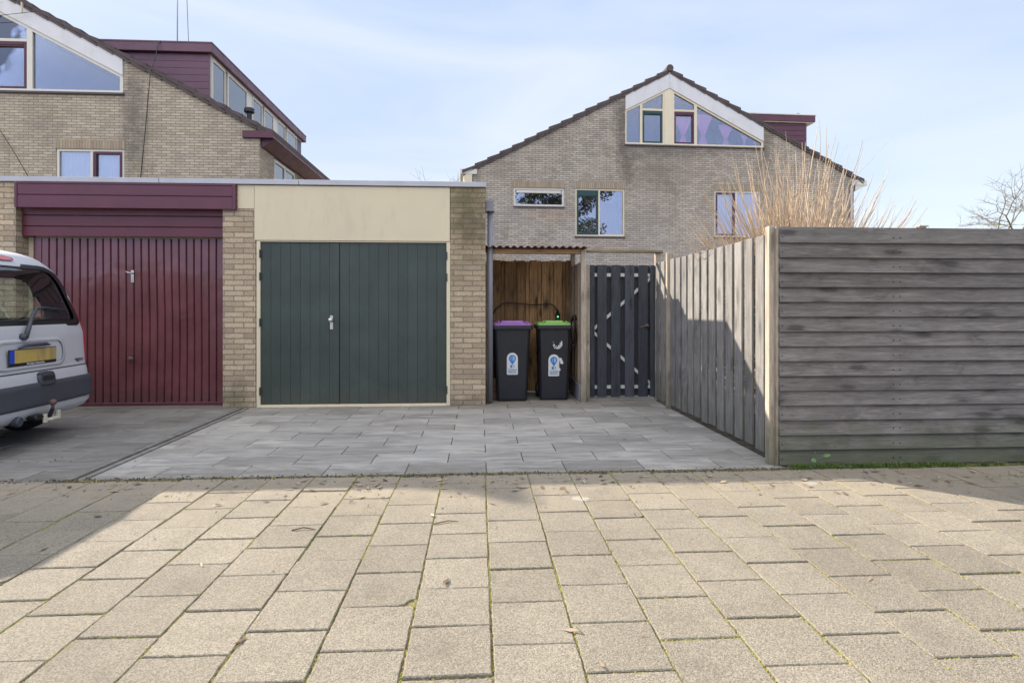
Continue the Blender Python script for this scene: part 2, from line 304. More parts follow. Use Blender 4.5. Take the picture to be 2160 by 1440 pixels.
# ------------------------------------------------------------------ mesh builder and scene tree
rnd = random.Random(7)
class MB:
    def __init__(s): s.v = []; s.f = []; s.c = []
    def add(s, vs, fs, c=None):
        if c is None: c = rnd.random()
        o = len(s.v); s.v += [tuple(q) for q in vs]
        for f in fs: s.f.append(tuple(i+o for i in f)); s.c.append(c)
        return s
    def box(s, x0, x1, y0, y1, z0, z1, c=None, ch=0.):
        if x0 > x1: x0, x1 = x1, x0
        if y0 > y1: y0, y1 = y1, y0
        if z0 > z1: z0, z1 = z1, z0
        if ch <= 0:
            vs = [(x, y, z) for z in (z0, z1) for y in (y0, y1) for x in (x0, x1)]
            return s.add(vs, [(0, 2, 3, 1), (4, 5, 7, 6), (0, 1, 5, 4), (2, 6, 7, 3), (0, 4, 6, 2), (1, 3, 7, 5)], c)
        ch = min(ch, (x1-x0)*.45, (y1-y0)*.45, (z1-z0)*.45)
        lo, hi = (x0, y0, z0), (x1, y1, z1); vs = []; idx = {}
        for sx in (0, 1):
            for sy in (0, 1):
                for sz in (0, 1):
                    sg = (sx, sy, sz)
                    for ax in range(3):
                        p = [(hi[k]-ch if sg[k] else lo[k]+ch) for k in range(3)]
                        p[ax] = hi[ax] if sg[ax] else lo[ax]
                        idx[(sg, ax)] = len(vs); vs.append(tuple(p))
        fs = []
        for ax in range(3):
            b, d = (ax+1) % 3, (ax+2) % 3
            for sv in (0, 1):
                q = []
                for (i, j) in ((0, 0), (1, 0), (1, 1), (0, 1)):
                    g = [0, 0, 0]; g[ax] = sv; g[b] = i; g[d] = j; q.append(idx[(tuple(g), ax)])
                fs.append(tuple(q if sv else q[::-1]))
        for ax in range(3):
            b, d = (ax+1) % 3, (ax+2) % 3
            for i in (0, 1):
                for j in (0, 1):
                    g0 = [0, 0, 0]; g0[b] = i; g0[d] = j; g1 = list(g0); g1[ax] = 1
                    q = [idx[(tuple(g0), b)], idx[(tuple(g1), b)], idx[(tuple(g1), d)], idx[(tuple(g0), d)]]
                    fs.append(tuple(q))
        for sx in (0, 1):
            for sy in (0, 1):
                for sz in (0, 1): fs.append(tuple(idx[((sx, sy, sz), a)] for a in range(3)))
        return s.add(vs, fs, c)
    def prism(s, pts, a0, a1, axis='y', c=None):   # polygon (u, z) swept along y, or (u, y) along z, or (y, z) along x
        n = len(pts)
        def P(p, a): return (p[0], a, p[1]) if axis == 'y' else ((p[0], p[1], a) if axis == 'z' else (a, p[0], p[1]))
        vs = [P(p, a0) for p in pts]+[P(p, a1) for p in pts]
        return s.add(vs, [tuple(range(n)), tuple(range(2*n-1, n-1, -1))]+[(i, i+n, (i+1) % n+n, (i+1) % n) for i in range(n)], c)
    def tube(s, pts, r, n=8, c=None, cap=True):
        pts = [Vector(p) for p in pts]; k = len(pts)
        rs = r if isinstance(r, (list, tuple)) else [r]*k
        vs = []; up = None
        for i, p in enumerate(pts):
            t = (pts[min(i+1, k-1)]-pts[max(i-1, 0)])
            if t.length < 1e-9: t = Vector((0, 0, 1))
            t.normalize()
            if up is None: up = Vector((0, 0, 1)) if abs(t.z) < .9 else Vector((1, 0, 0))
            a = t.cross(up)
            if a.length < 1e-6: a = t.cross(Vector((0, 1, 0)))
            a.normalize(); b = a.cross(t); up = b
            for j in range(n):
                q = 2*math.pi*j/n; vs.append(p+(a*math.cos(q)+b*math.sin(q))*rs[i])
        fs = [(i*n+j, i*n+(j+1) % n, (i+1)*n+(j+1) % n, (i+1)*n+j) for i in range(k-1) for j in range(n)]
        if cap: fs += [tuple(range(n))[::-1], tuple((k-1)*n+j for j in range(n))]
        return s.add(vs, fs, c)
    def lathe(s, prof, o, d=(0, 0, 1), n=16, c=None):   # prof: (radius, height) along direction d from o
        d = Vector(d).normalized(); o = Vector(o)
        return s.tube([o+d*h for _, h in prof], [max(r, 1e-4) for r, _ in prof], n, c)
    def polyholes(s, outer, holes, y, c=None):
        loops = [[Vector((p[0], 0, p[1])) for p in l] for l in [outer]+holes]
        # tessellate in 2-D
        loops2 = [[Vector((p.x, p.z, 0)) for p in l] for l in loops]
        tr = tessellate_polygon(loops2); flat = [p for l in loops2 for p in l]
        fs = []
        for t in tr:
            a, b, d = (flat[i] for i in t)
            fs.append(tuple(t) if (b-a).cross(d-a).z > 0 else tuple(reversed(t)))
        return s.add([(p.x, y, p.y) for p in flat], fs, c)
    def reveal(s, loop, y0, y1, c=None):
        n = len(loop)
        vs = [(p[0], y0, p[1]) for p in loop]+[(p[0], y1, p[1]) for p in loop]
        return s.add(vs, [(i, (i+1) % n, (i+1) % n+n, i+n) for i in range(n)], c)

def thing(name, label, cat, loc=(0, 0, 0), rz=0., group=None):
    o = bpy.data.objects.new(name, None); sc.collection.objects.link(o); o.empty_display_size = .2
    o.location = loc; o.rotation_euler = (0, 0, rz); o['label'] = label; o['category'] = cat
    if group: o['group'] = group
    o['_m'] = 0; del o['_m']
    return o
def mtx(o):
    m = Matrix.LocRotScale(o.location, o.rotation_euler, o.scale)
    return (mtx(o.parent) @ m) if o.parent else m
def obj(name, mb, mat, parent=None, world=False, smooth=False, bevel=0., label=None):
    me = bpy.data.meshes.new(name)
    vs = mb.v
    if world and parent is not None:
        inv = mtx(parent).inverted(); vs = [tuple(inv @ Vector(v)) for v in vs]
    me.from_pydata(vs, [], mb.f)
    at = me.attributes.new('var', 'FLOAT', 'FACE'); at.data.foreach_set('value', mb.c)
    if smooth: me.polygons.foreach_set('use_smooth', [True]*len(me.polygons))
    me.materials.append(MAT[mat] if isinstance(mat, str) else mat)
    me.update()
    o = bpy.data.objects.new(name, me); sc.collection.objects.link(o)
    if parent: o.parent = parent
    if smooth == 'auto':
        me.shade_smooth() if hasattr(me, 'shade_smooth') else None
        e = o.modifiers.new('n', 'WEIGHTED_NORMAL')
    if bevel:
        b = o.modifiers.new('bevel', 'BEVEL'); b.width = bevel; b.segments = 2; b.limit_method = 'ANGLE'; b.angle_limit = R(40)
    if label: o['label'] = label
    return o
def tag(o, label, cat, group=None, kind=None):
    if label: o['label'] = label
    if cat: o['category'] = cat
    if group: o['group'] = group
    if kind: o['kind'] = kind
    return o
def struct(name, mb, mat): o = obj(name, mb, mat); o['kind'] = 'structure'; return o
def text_mesh(name, s, size, mat, parent, frame, thick=.0008, bold=0., sx=1.):
    cu = bpy.data.curves.new(name, 'FONT'); cu.body = s; cu.size = size; cu.extrude = thick; cu.align_x = 'CENTER'; cu.align_y = 'CENTER'; cu.offset = bold
    t = bpy.data.objects.new('tmp', cu); sc.collection.objects.link(t)
    dg = bpy.context.evaluated_depsgraph_get(); me = bpy.data.meshes.new_from_object(t.evaluated_get(dg)); me.name = name
    sc.collection.objects.unlink(t); bpy.data.objects.remove(t)
    me.materials.clear(); me.materials.append(MAT[mat])
    o = bpy.data.objects.new(name, me); sc.collection.objects.link(o); o.parent = parent
    o.matrix_local = frame @ Matrix.Diagonal((sx, 1, 1, 1)); return o

# ------------------------------------------------------------------ the ground, street and drives
struct('ground', MB().add([(-500, -500, -.06), (500, -500, -.06), (500, 900, -.06), (-500, 900, -.06)], [(0, 1, 2, 3)], .5), 'ground')
def slab(mb, x0, x1, y0, y1, z, tilt=.0, ch=.004, rot=0., th=.03, c=None, cut=None, jit=0.):
    cx, cy = (x0+x1)/2, (y0+y1)/2; tx, ty = rnd.uniform(-tilt, tilt), rnd.uniform(-tilt, tilt); r = rnd.uniform(-rot, rot)
    def P(x, y, dz):
        dx, dy = x-cx, y-cy
        return (cx+dx-dy*r, cy+dy+dx*r, z+dz+dx*tx+dy*ty)
    o = [(x0, y0), (x1, y0), (x1, y1), (x0, y1)]
    if cut:                                   # a chipped corner
        k = cut
        o = [(x0, y0), (x1-k*1.3, y0), (x1-k*.75, y0+k*.25), (x1-k*.55, y0+k*.7), (x1, y0+k), (x1, y1), (x0, y1)]
    if jit:
        q = []
        for (ax, ay), (bx_, by_) in zip(o, o[1:]+o[:1]):
            for k in range(9):
                f = k/9; e = 0 if k == 0 else jit*rnd.gauss(0, 1); L = math.hypot(bx_-ax, by_-ay)+1e-9
                q.append((ax+(bx_-ax)*f-(by_-ay)/L*e, ay+(by_-ay)*f+(bx_-ax)/L*e))
        o = q
    n = len(o); inn = [(cx+(x-cx)*(1-2*ch/(x1-x0)), cy+(y-cy)*(1-2*ch/(y1-y0))) for x, y in o]
    vs = [P(x, y, -th) for x, y in o]+[P(x, y, -ch*.8) for x, y in o]+[P(x, y, 0) for x, y in inn]
    fs = [(i, (i+1) % n, (i+1) % n+n, i+n) for i in range(n)]+[(i+n, (i+1) % n+n, (i+1) % n+2*n, i+2*n) for i in range(n)]+[tuple(range(2*n, 3*n))]
    mb.add(vs, fs, c)
st = MB(); moss = MB()
PX, PY, X0 = .3085, .3025, .049
def clump(x, y, z, r):
    a = rnd.uniform(0, 6.28); n = 5; c = rnd.random()
    vs = [(x+r*rnd.uniform(.6, 1.3)*math.cos(a+i*6.283/n), y+r*rnd.uniform(.6, 1.3)*math.sin(a+i*6.283/n), z) for i in range(n)]+[(x, y, z+r*rnd.uniform(.35, .9))]
    moss.add(vs, [(i, (i+1) % n, n) for i in range(n)], c)
for i in range(-26, 25):
    x0 = X0+i*PX; off = (1.896 if i % 2 else 2.068-.003) % PY + rnd.uniform(-.012, .012)
    for j in range(-6, 14):
        y0 = off+j*PY; y1 = y0+PY-.007
        if y0 > 4.17: continue
        y1 = min(y1, 4.19)
        g = rnd.uniform(.0025, .0045)
        # the near slabs ride a few mm above or below each other, as laid slabs do
        cut = .055 if (i == -2 and j == (int((2.43-off)/PY))) else (rnd.uniform(.010, .022) if rnd.random() < .06 else None)
        slab(st, x0+g, x0+PX-g, y0+g*.5, y1, max(-.0030, rnd.gauss(0, .0022)), .006, .004, .006, c=min(1, max(0, rnd.gauss(.42, .27))), cut=cut, jit=.0011)
        if y0 < .9 or abs(x0) > 5.5: continue
        for _ in range(int(rnd.choice([18, 40, 70]))):          # moss along the column joint
            if rnd.random() < .85: clump(x0+rnd.gauss(0, .0035), y0+rnd.random()*PY, -.0065, rnd.uniform(.003, .0098))
        for _ in range(26):
            if rnd.random() < .6: clump(x0+rnd.random()*PX, y0-.003+rnd.gauss(0, .0025), -.0065, rnd.uniform(.0025, .0078))
struct('street', st, 'street')
struct('street_joint_bed', MB().add([(-9, -3, -.0065), (8, -3, -.0065), (8, 4.30, -.0065), (-9, 4.30, -.0065)], [(0, 1, 2, 3)], .5), 'joint')
tag(obj('moss', moss, 'moss'), 'yellow green moss growing in the joints between the street slabs', 'moss', kind='stuff')
dr = MB(); od = MB()
y = 4.245; row = 0
while y < 9.2:
    y1 = y+.2945
    x = -2.80+(0 if row % 2 == 0 else .3)-.6-((-2.80-.06) % .6)
    xs = .06-.605*6+(0 if row % 2 == 0 else .30)
    for k in range(0, 16):
        a, b = xs+k*.605, xs+k*.605+.5985
        if b < -2.78 or a > 2.33: continue
        a, b = max(a, -2.80), min(b, 2.345)
        if b-a < .03: continue
        if y > 7.1 and b < .10: continue
        if y > 7.1: a = max(a, .10)
        slab(dr, a, b, y, y1, rnd.gauss(0, .0006), .0012, .0025, .0006)
    y += .301; row += 1
y = 4.20; row = 0
while y < 7.40:
    for k in range(0, 9):
        a = -8.1+k*.605+(.3 if row % 2 else 0)+rnd.uniform(-.01, .01); b = a+.597
        if a > -2.96: continue
        b = min(b, -2.96)
        if b-a < .04: continue
        slab(od, a, b, y, min(y+.296, 7.43), rnd.gauss(0, .0012), .004, .003, .003)
    y += .301; row += 1
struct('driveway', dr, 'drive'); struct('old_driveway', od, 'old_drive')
bed = MB().add([(-9, 4.30, -.010), (8, 4.30, -.010), (8, 11, -.010), (-9, 11, -.010)], [(0, 1, 2, 3)], .5)
struct('drive_bed', bed, 'soil')
ks = MB(); y = 4.24
while y < 7.15:
    ks.box(-2.955, -2.905, y, min(y+.97, 7.17), -.04, .004, ch=.005); ks.box(-2.87, -2.825, y, min(y+.97, 7.17), -.04, .001, ch=.005); y += .985
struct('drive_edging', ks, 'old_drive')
# dirt heaped along the foot of the drive
dirt = MB()
for _ in range(2600):
    x = rnd.uniform(-6, 3.2); y = 4.205+rnd.gauss(0, .028); r = rnd.uniform(.003, .010)
    if rnd.random() < .25: y = rnd.uniform(3.75, 4.2); r *= .6
    if rnd.random() < .06: x = rnd.uniform(-6, -3.2); y = rnd.choice([3.72, 4.75])+rnd.gauss(0, .05)
    a = rnd.uniform(0, 6.28); vs = [(x+r*math.cos(a+i*2.094), y+r*math.sin(a+i*2.094), 0) for i in range(3)]+[(x, y, r*.9)]
    dirt.add(vs, [(0, 1, 3), (1, 2, 3), (2, 0, 3)])
tag(obj('dirt', dirt, 'soil'), 'dark crumbs of soil lying along the foot of the drive', 'dirt', kind='stuff')
lit = MB()
for _ in range(420):
    x = rnd.uniform(-4.5, 4.5); y = 4.1-abs(rnd.gauss(0, .25)) if rnd.random() < .72 else rnd.uniform(1.6, 6.8)
    if x > 2.2 and y > 4.1: continue
    if y > 4.3 and rnd.random() < .6: continue
    a = rnd.uniform(0, 6.28); l = rnd.choice([.012, .02, .035]); ww = l*rnd.uniform(.12, .5); z = .004
    ux, uy = math.cos(a)*l, math.sin(a)*l; vx, vy = -math.sin(a)*ww, math.cos(a)*ww
    lit.add([(x-ux, y-uy, z), (x+vx, y+vy, z+rnd.uniform(.002, .008)), (x+ux, y+uy, z+rnd.uniform(0, .01)), (x-vx, y-vy, z+.001)], [(0, 1, 2), (0, 2, 3)])
tag(obj('leaf_litter', lit, 'litter'), 'scattered dry leaf bits and seed husks on the paving', 'litter', kind='stuff')
def twig(pts, label):
    tag(obj('twig', MB().tube(pts, [.004, .0035, .002][:len(pts)] if len(pts) == 3 else .003, 5), 'litter', smooth=True), label, 'twig')
a = gnd(615, 1120); b = gnd(640, 1117); c = gnd(664, 1118)
twig([(a[0], a[1], .006), (b[0], b[1], .014), (c[0], c[1], .006)], 'short pale twig lying on the sunlit slabs left of the middle joint')
a = gnd(915, 1106); b = gnd(945, 1100); c = gnd(967, 1101)
twig([(a[0], a[1], .005), (b[0], b[1], .008), (c[0], c[1], .005)], 'thin reddish bent twig on the sunlit slabs before the grey drive')

# ------------------------------------------------------------------ garage block
GY = 7.21
g = thing('garage', 'low flat roofed yellow brick garage block with red and green doors', 'garage', (-2.9, GY, 0))
X = lambda px, Y=GY: onY(px, Y)[0]
def Zp(px, py, Y=GY): return XZ(px, py, Y)[1]
xl, xr = -7.6, X(1024)
p1a, p1b = X(470), X(539)           # pier between the doors
p2a = X(950)                        # right pier
dL = X(33)
GT = 2.75
obj('wall', MB().box(p2a, xr, GY, GY+5.6, -.05, GT), 'brick_garage', g, True); obj('wall', MB().box(xl, dL, GY, GY+.35, -.05, GT), 'brick_garage', g, True)
obj('wall', MB().box(xl, p2a-.002, GY+5.4, GY+5.59, -.05, GT-.01), 'brick_garage', g, True); obj('pier', MB().box(p1a, p1b, GY, GY+.35, -.05, GT), 'brick_garage', g, True)
trim = MB()
for a, b in ((xl, X(338)-.002), (X(338)+.002, X(632)-.002), (X(632)+.002, xr+.008)):
    trim.box(a, b, GY-.035, GY+.05, GT+.002, GT+.066, ch=.004)
trim.box(xr-.10, xr+.008, GY+.052, GY+5.62, GT+.002, GT+.066)
obj('roof_trim', trim, 'zinc', g, True)
obj('roof', MB().box(xl, xr-.11, GY+.06, GY+5.6, GT-.06, GT+.03, .5), 'black', g, True)
# red cladding
rc = MB(); a, b = X(37), X(500)
z0, z1 = 2.438, 2.745; zm = (z0+z1)/2
rc.box(a+.03, b-.035, GY-.045, GY-.002, z0, zm-.004, ch=.004); rc.box(a+.03, b-.035, GY-.045, GY-.002, zm+.004, z1-.02, ch=.004)
rc.box(a, a+.03, GY-.052, GY-.002, z0-.004, z1, ch=.003); rc.box(b-.035, b, GY-.052, GY-.002, z0-.004, z1, ch=.003); rc.box(a+.03, b-.035, GY-.050, GY-.002, z1-.018, z1)
rc.box(a+.03, b-.035, GY-.03, GY-.003, zm-.01, zm+.01, .1)
obj('upper_fascia', rc, 'purple', g, True)
rc = MB(); a2, b2 = dL+.01, p1a-.004; zb = 2.108
for q0, q1 in ((2.41, 2.436), (2.285, 2.402), (2.215-.045, 2.277), ): pass
rc.box(a2, b2, GY+.085, GY+.12, 2.37, 2.46, ch=.004); rc.box(a2, b2, GY+.085, GY+.12, 2.235, 2.362, ch=.004); rc.box(a2, b2, GY+.085, GY+.12, zb, 2.227, ch=.004); rc.box(a2, b2, GY+.11, GY+.2, zb+.01, 2.5)
obj('lower_fascia', rc, 'red', g, True)
obj('door_post', MB().box(dL, dL+.075, GY+.20, GY+.26, 0, zb).box(dL+.075, p1a, GY+.215, GY+.26, zb-.02, zb+.02), 'cream', g, True)
wall2 = MB().box(dL-.35, dL+.006, GY+.352, GY+.42, 0, zb)
# up-and-over door: ribbed sheet
DY = GY+.17; da, db = dL+.08, p1a-.006; rib = MB(); x = da+.11; n = 0
prof = [(da, 0.), (da+.025, 0.), (da+.028, -.012), (da+.10, -.012), (da+.105, 0.)]
while x < db-.06:
    prof += [(x, 0), (x+.006, -.016), (x+.074, -.016), (x+.080, 0), (x+.083, .010), (x+.089, .010)]; x += .0915
prof += [(db-.02, 0), (db, 0)]
zs = [.045]+[.045+(2.05)*k/14 for k in range(1, 15)]
def dentf(x, z):
    u, v = x-(-3.88), z-.95
    r = math.hypot(u*1.0, v*.62)
    d = .022*math.exp(-(r/.42)**2)
    d += .010*math.exp(-((x+3.25)/.12)**2)*math.exp(-((z-1.0)/.5)**2) + .008*math.sin(3.1*x+1.7*z)*math.exp(-((z-1.)/.8)**2)
    return d
vs = [(px_, DY+py_+dentf(px_, z), z) for z in zs for px_, py_ in prof]; k = len(prof)
fs = [(i+j*k, i+1+j*k, i+1+(j+1)*k, i+(j+1)*k) for j in range(len(zs)-1) for i in range(k-1)]
rib.add(vs, fs, .5)
rdoor = obj('ribbed_door', rib, 'red_door', g, True)
obj('bottom_rail', MB().box(da, db, DY-.02, DY+.03, .012, .048, ch=.004), 'red', rdoor, True)
hx, hz = XZ(281, 583, DY); pl = MB().box(hx-.018, hx+.018, DY-.021, DY-.014, hz-.08, hz+.078, ch=.002)
pl.box(hx-.006, hx+.006, DY-.025, DY-.0205, hz-.055, hz-.02, ch=.002)
ho = obj('handle_plate', pl, 'steel', rdoor, True)
obj('lever', MB().tube([(hx+.01, DY-.02, hz+.035), (hx+.01, DY-.055, hz+.036), (hx-.03, DY-.06, hz+.045), (hx-.062, DY-.055, hz+.062)], .009, 8), 'steel', rdoor, True, True)
kx, kz = XZ(281, 756, DY); obj('turn_knob', MB().lathe([(.012, 0), (.012, .03), (.032, .032), (.032, .05), (.0, .052)], (kx, DY-.012, kz), (0, -1, 0), 14).box(kx-.005, kx+.005, DY-.022, DY-.015, kz+.04, kz+.068), 'rust', rdoor, True, True)
obj('threshold', MB().box(dL, p1a, GY-.01, GY+.3, -.05, .010, ch=.003), 'old_drive', g, True)
# cream panels and the green doors
zd = Zp(742, 506)
obj('small_panel', MB().box(X(502), X(536.5), GY-.006, GY-.002, Zp(520, 440), GT-.004, ch=.001), 'cream_panel', g, True)
obj('panel', MB().box(X(537.5), X(949), GY-.012, GY+.05, zd-.012, GT-.006, ch=.002), 'cream_panel', g, True)
fr = MB(); a, b = X(541), X(949.5); zt = zd-.016
fr.box(a, a+.045, GY-.004, GY+.08, 0, zt, ch=.003); fr.box(b-.045, b, GY-.004, GY+.08, 0, zt, ch=.003)
fr.box(a+.045, b-.045, GY-.004, GY+.08, zt-.014, zt, ch=.003); fr.box(a+.045, b-.045, GY-.006, GY+.08, -.03, .028, ch=.003)
obj('door_frame', fr, 'cream', g, True)
mid = X(715.5)
def leaf(x0, x1, n, name):
    mb = MB(); wdt = (x1-x0)/n
    for i in range(n):
        mb.box(x0+i*wdt+.0012, x0+(i+1)*wdt-.0012, GY+.018, GY+.04, .032, zt-.018, ch=.0018)
    mb.box(x0, x1, GY+.022, GY+.05, .033, zt-.020, .1)
    return obj(name, mb, 'green', g, True)
lf = leaf(a+.048, mid-.002, 8, 'door_leaf'); rt = leaf(mid+.002, b-.048, 11, 'door_leaf')
obj('cover_strip', MB().box(mid-.078, mid-.004, GY+.008, GY+.0178, .034, zt-.022, ch=.002), 'green', lf, True)
for px, lo, pys in ((548.5, lf, (535, 583, 680, 825)), (942.5, rt, (540, 585, 822))):
    for py in pys:
        hx, hz = XZ(px, py, GY); obj('hinge', MB().tube([(hx, GY-.008, hz-.05), (hx, GY-.008, hz+.05)], .0085, 8).box(hx-.016, hx+.016, GY+.0, GY+.012, hz-.045, hz+.045, ch=.002), 'green', lo, True)
hx, hz = XZ(699, 680, GY); obj('knob_plate', MB().box(hx-.019, hx+.019, GY+.004, GY+.0078, hz-.086, hz+.086, ch=.001).box(hx-.006, hx+.006, GY+.002, GY+.0045, hz-.06, hz-.025), 'steel', lf, True)
obj('door_knob', MB().lathe([(.012, 0), (.012, .025), (.022, .03), (.029, .045), (.026, .058), (.0, .062)], (hx-.004, GY+.006, hz+.03), (0, -1, 0), 16), 'steel', lf, True, True)
# rainwater head and pipe on the garage's corner
hp = MB(); a, zc = onY(1024, 7.32); b = onY(1043, 7.32)[0]
hp.box(a, b-.012, 7.27, 7.42, zat(446, zc), zat(424, zc), ch=.008); hp.box(a, b, 7.262, 7.43, zat(446, zc)-.006, zat(443, zc), ch=.004)
dp = obj('rain_hopper', hp, 'plastic_grey', g, True)
xc = onY(1034, 7.34)[0]; obj('downpipe', MB().tube([(xc, 7.34, .02), (xc, 7.34, zat(444, zc))], .036, 14), 'plastic_grey', g, True, True)
# ------------------------------------------------------------------ bin shelter
SY = 7.36; sX0, sX1 = X(1026, SY), X(1237.5, SY)
s = thing('bin_shelter', 'small open timber bin shelter with brown board back and red corrugated roof', 'shelter', ((sX0+sX1)/2, SY, 0))
obj('post', MB().box(sX0, X(1035, SY), SY, SY+.065, 0, 1.93, ch=.004), 'post', s, True)
obj('post', MB().box(X(1225.5, SY), X(1236.5, SY), SY-.02, SY+.05, -.01, 1.985, ch=.004), 'post', s, True)
obj('beam', MB().box(sX0, X(1225, SY), SY-.005, SY+.06, 1.935, 1.992, ch=.004), 'beam', s, True)
rf = MB(); nw = 15*8; x0, x1 = sX0-.03, X(1240, SY); vs = []
for j, (yy, dz) in enumerate(((SY-.10, 0), (SY+.4, .012), (SY+1.12, .035))):
    for i in range(nw+1):
        vs.append((x0+(x1-x0)*i/nw, yy, 2.018+dz+.013*math.sin(i/8*2*math.pi)))
n = nw+1
off = len(vs); vs += [(p[0], p[1], p[2]-.006) for p in vs]
fs = [(j*n+i, j*n+i+1, (j+1)*n+i+1, (j+1)*n+i) for j in range(2) for i in range(nw)]; fs += [tuple(q+off for q in f[::-1]) for f in fs]
fs += [(i, i+off, i+1+off, i+1) for i in range(nw)]
rf.add(vs, fs, .5); MAT['roof_sheet'] = paint('red_brown_roof_sheet', (.17, .085, .07), .7, .3, 12); obj('corrugated_roof', rf, 'roof_sheet', s, True, True)
BY = 8.28; bk = MB(); x = sX0+.10; zt2 = 1.925
i = 0
while x < X(1205, BY):
    wv = .125 if i % 2 == 0 else .055
    bk.box(x, min(x+wv-.006, X(1207, BY)), BY-(.016 if i % 2 == 0 else 0), BY+.004+(0 if i % 2 == 0 else .01), .02, zt2-.006*(i % 3), ch=.003); x += wv; i += 1
bk.box(sX0, X(1208, BY), BY+.015, BY+.03, .02, zt2-.02, .2)
obj('back_panel', bk, 'shed', s, True)
sd = MB(); xs_ = X(1236, SY)-.055; yy = SY+.06; i = 0
while yy < BY-.02:
    sd.box(xs_-(.012 if i % 2 else 0), xs_+.016, yy, yy+.115, .24, 1.83, ch=.003); yy += .12; i += 1
obj('side_panel', sd, 'shed_side', s, True)
obj('kick_board', MB().box(xs_-.03, xs_+.02, SY+.055, BY, .0, .235, ch=.004), 'rail' if 0 else 'plastic_grey', s, True)
obj('back_post', MB().box(X(1204, BY)-.01, X(1204, BY)+.055, BY-.09, BY-.025, 0, 2.03, ch=.004), 'post', s, True)
# corrugated pale board between garage and shelter
obj('corner_board', MB().box(X(1035.5, SY), X(1035.5, SY)+.02, SY+.02, SY+.45, .35, 1.93), 'zinc', s, True)
br = thing('brick_stack', 'low stack of brown bricks in the shelter behind the purple lidded bin', 'bricks', (X(1037, 7.9), 7.9, 0))
MAT['stack'] = paint('stacked_brick', (.20, .12, .07), .9, .2, 20)
for i in range(5):
    z = .005+i*.058; obj('brick', MB().box(sX0+.075, sX0+.075+.105, 7.62+rnd.uniform(-.01, .01), 7.83, z, z+.055, ch=.004), 'stack', br, True)

# ------------------------------------------------------------------ wheeled bins
MAT['bin'] = paint('charcoal_bin_plastic', (.014, .0145, .018), .42, .12, 7, .12)
MAT['lid_purple'] = paint('purple_lid', (.25, .11, .33), .45, .05)
MAT['lid_green'] = paint('green_lid', (.20, .40, .09), .45, .05)
MAT['sticker'] = paint('white_sticker', (.62, .61, .60), .4, .04)
MAT['blue'] = paint('blue_print', (.03, .20, .50), .4)
MAT['teal'] = paint('teal_print', (.10, .32, .30), .4)
MAT['blue_text'] = paint('blue_lettering', (.07, .22, .38), .4)
def rr(w, d, r, n=5, cx=0, cy=0):
    o = []
    for (sx, sy, a0) in ((1, -1, -90), (1, 1, 0), (-1, 1, 90), (-1, -1, 180)):
        for k in range(n+1):
            a = R(a0+90*k/n); o.append((cx+sx*(w/2-r)+r*math.cos(a), cy+sy*(d/2-r)+r*math.sin(a)))
    return o
def loft(mb, secs, c=.5, caps=True):
    n = len(secs[0][0]); vs = [(p[0], p[1], z) for pts, z in secs for p in pts]
    fs = [(j*n+i, j*n+(i+1) % n, (j+1)*n+(i+1) % n, (j+1)*n+i) for j in range(len(secs)-1) for i in range(n)]
    if caps: fs += [tuple(range(n))[::-1], tuple((len(secs)-1)*n+i for i in range(n))]
    return mb.add(vs, fs, c)
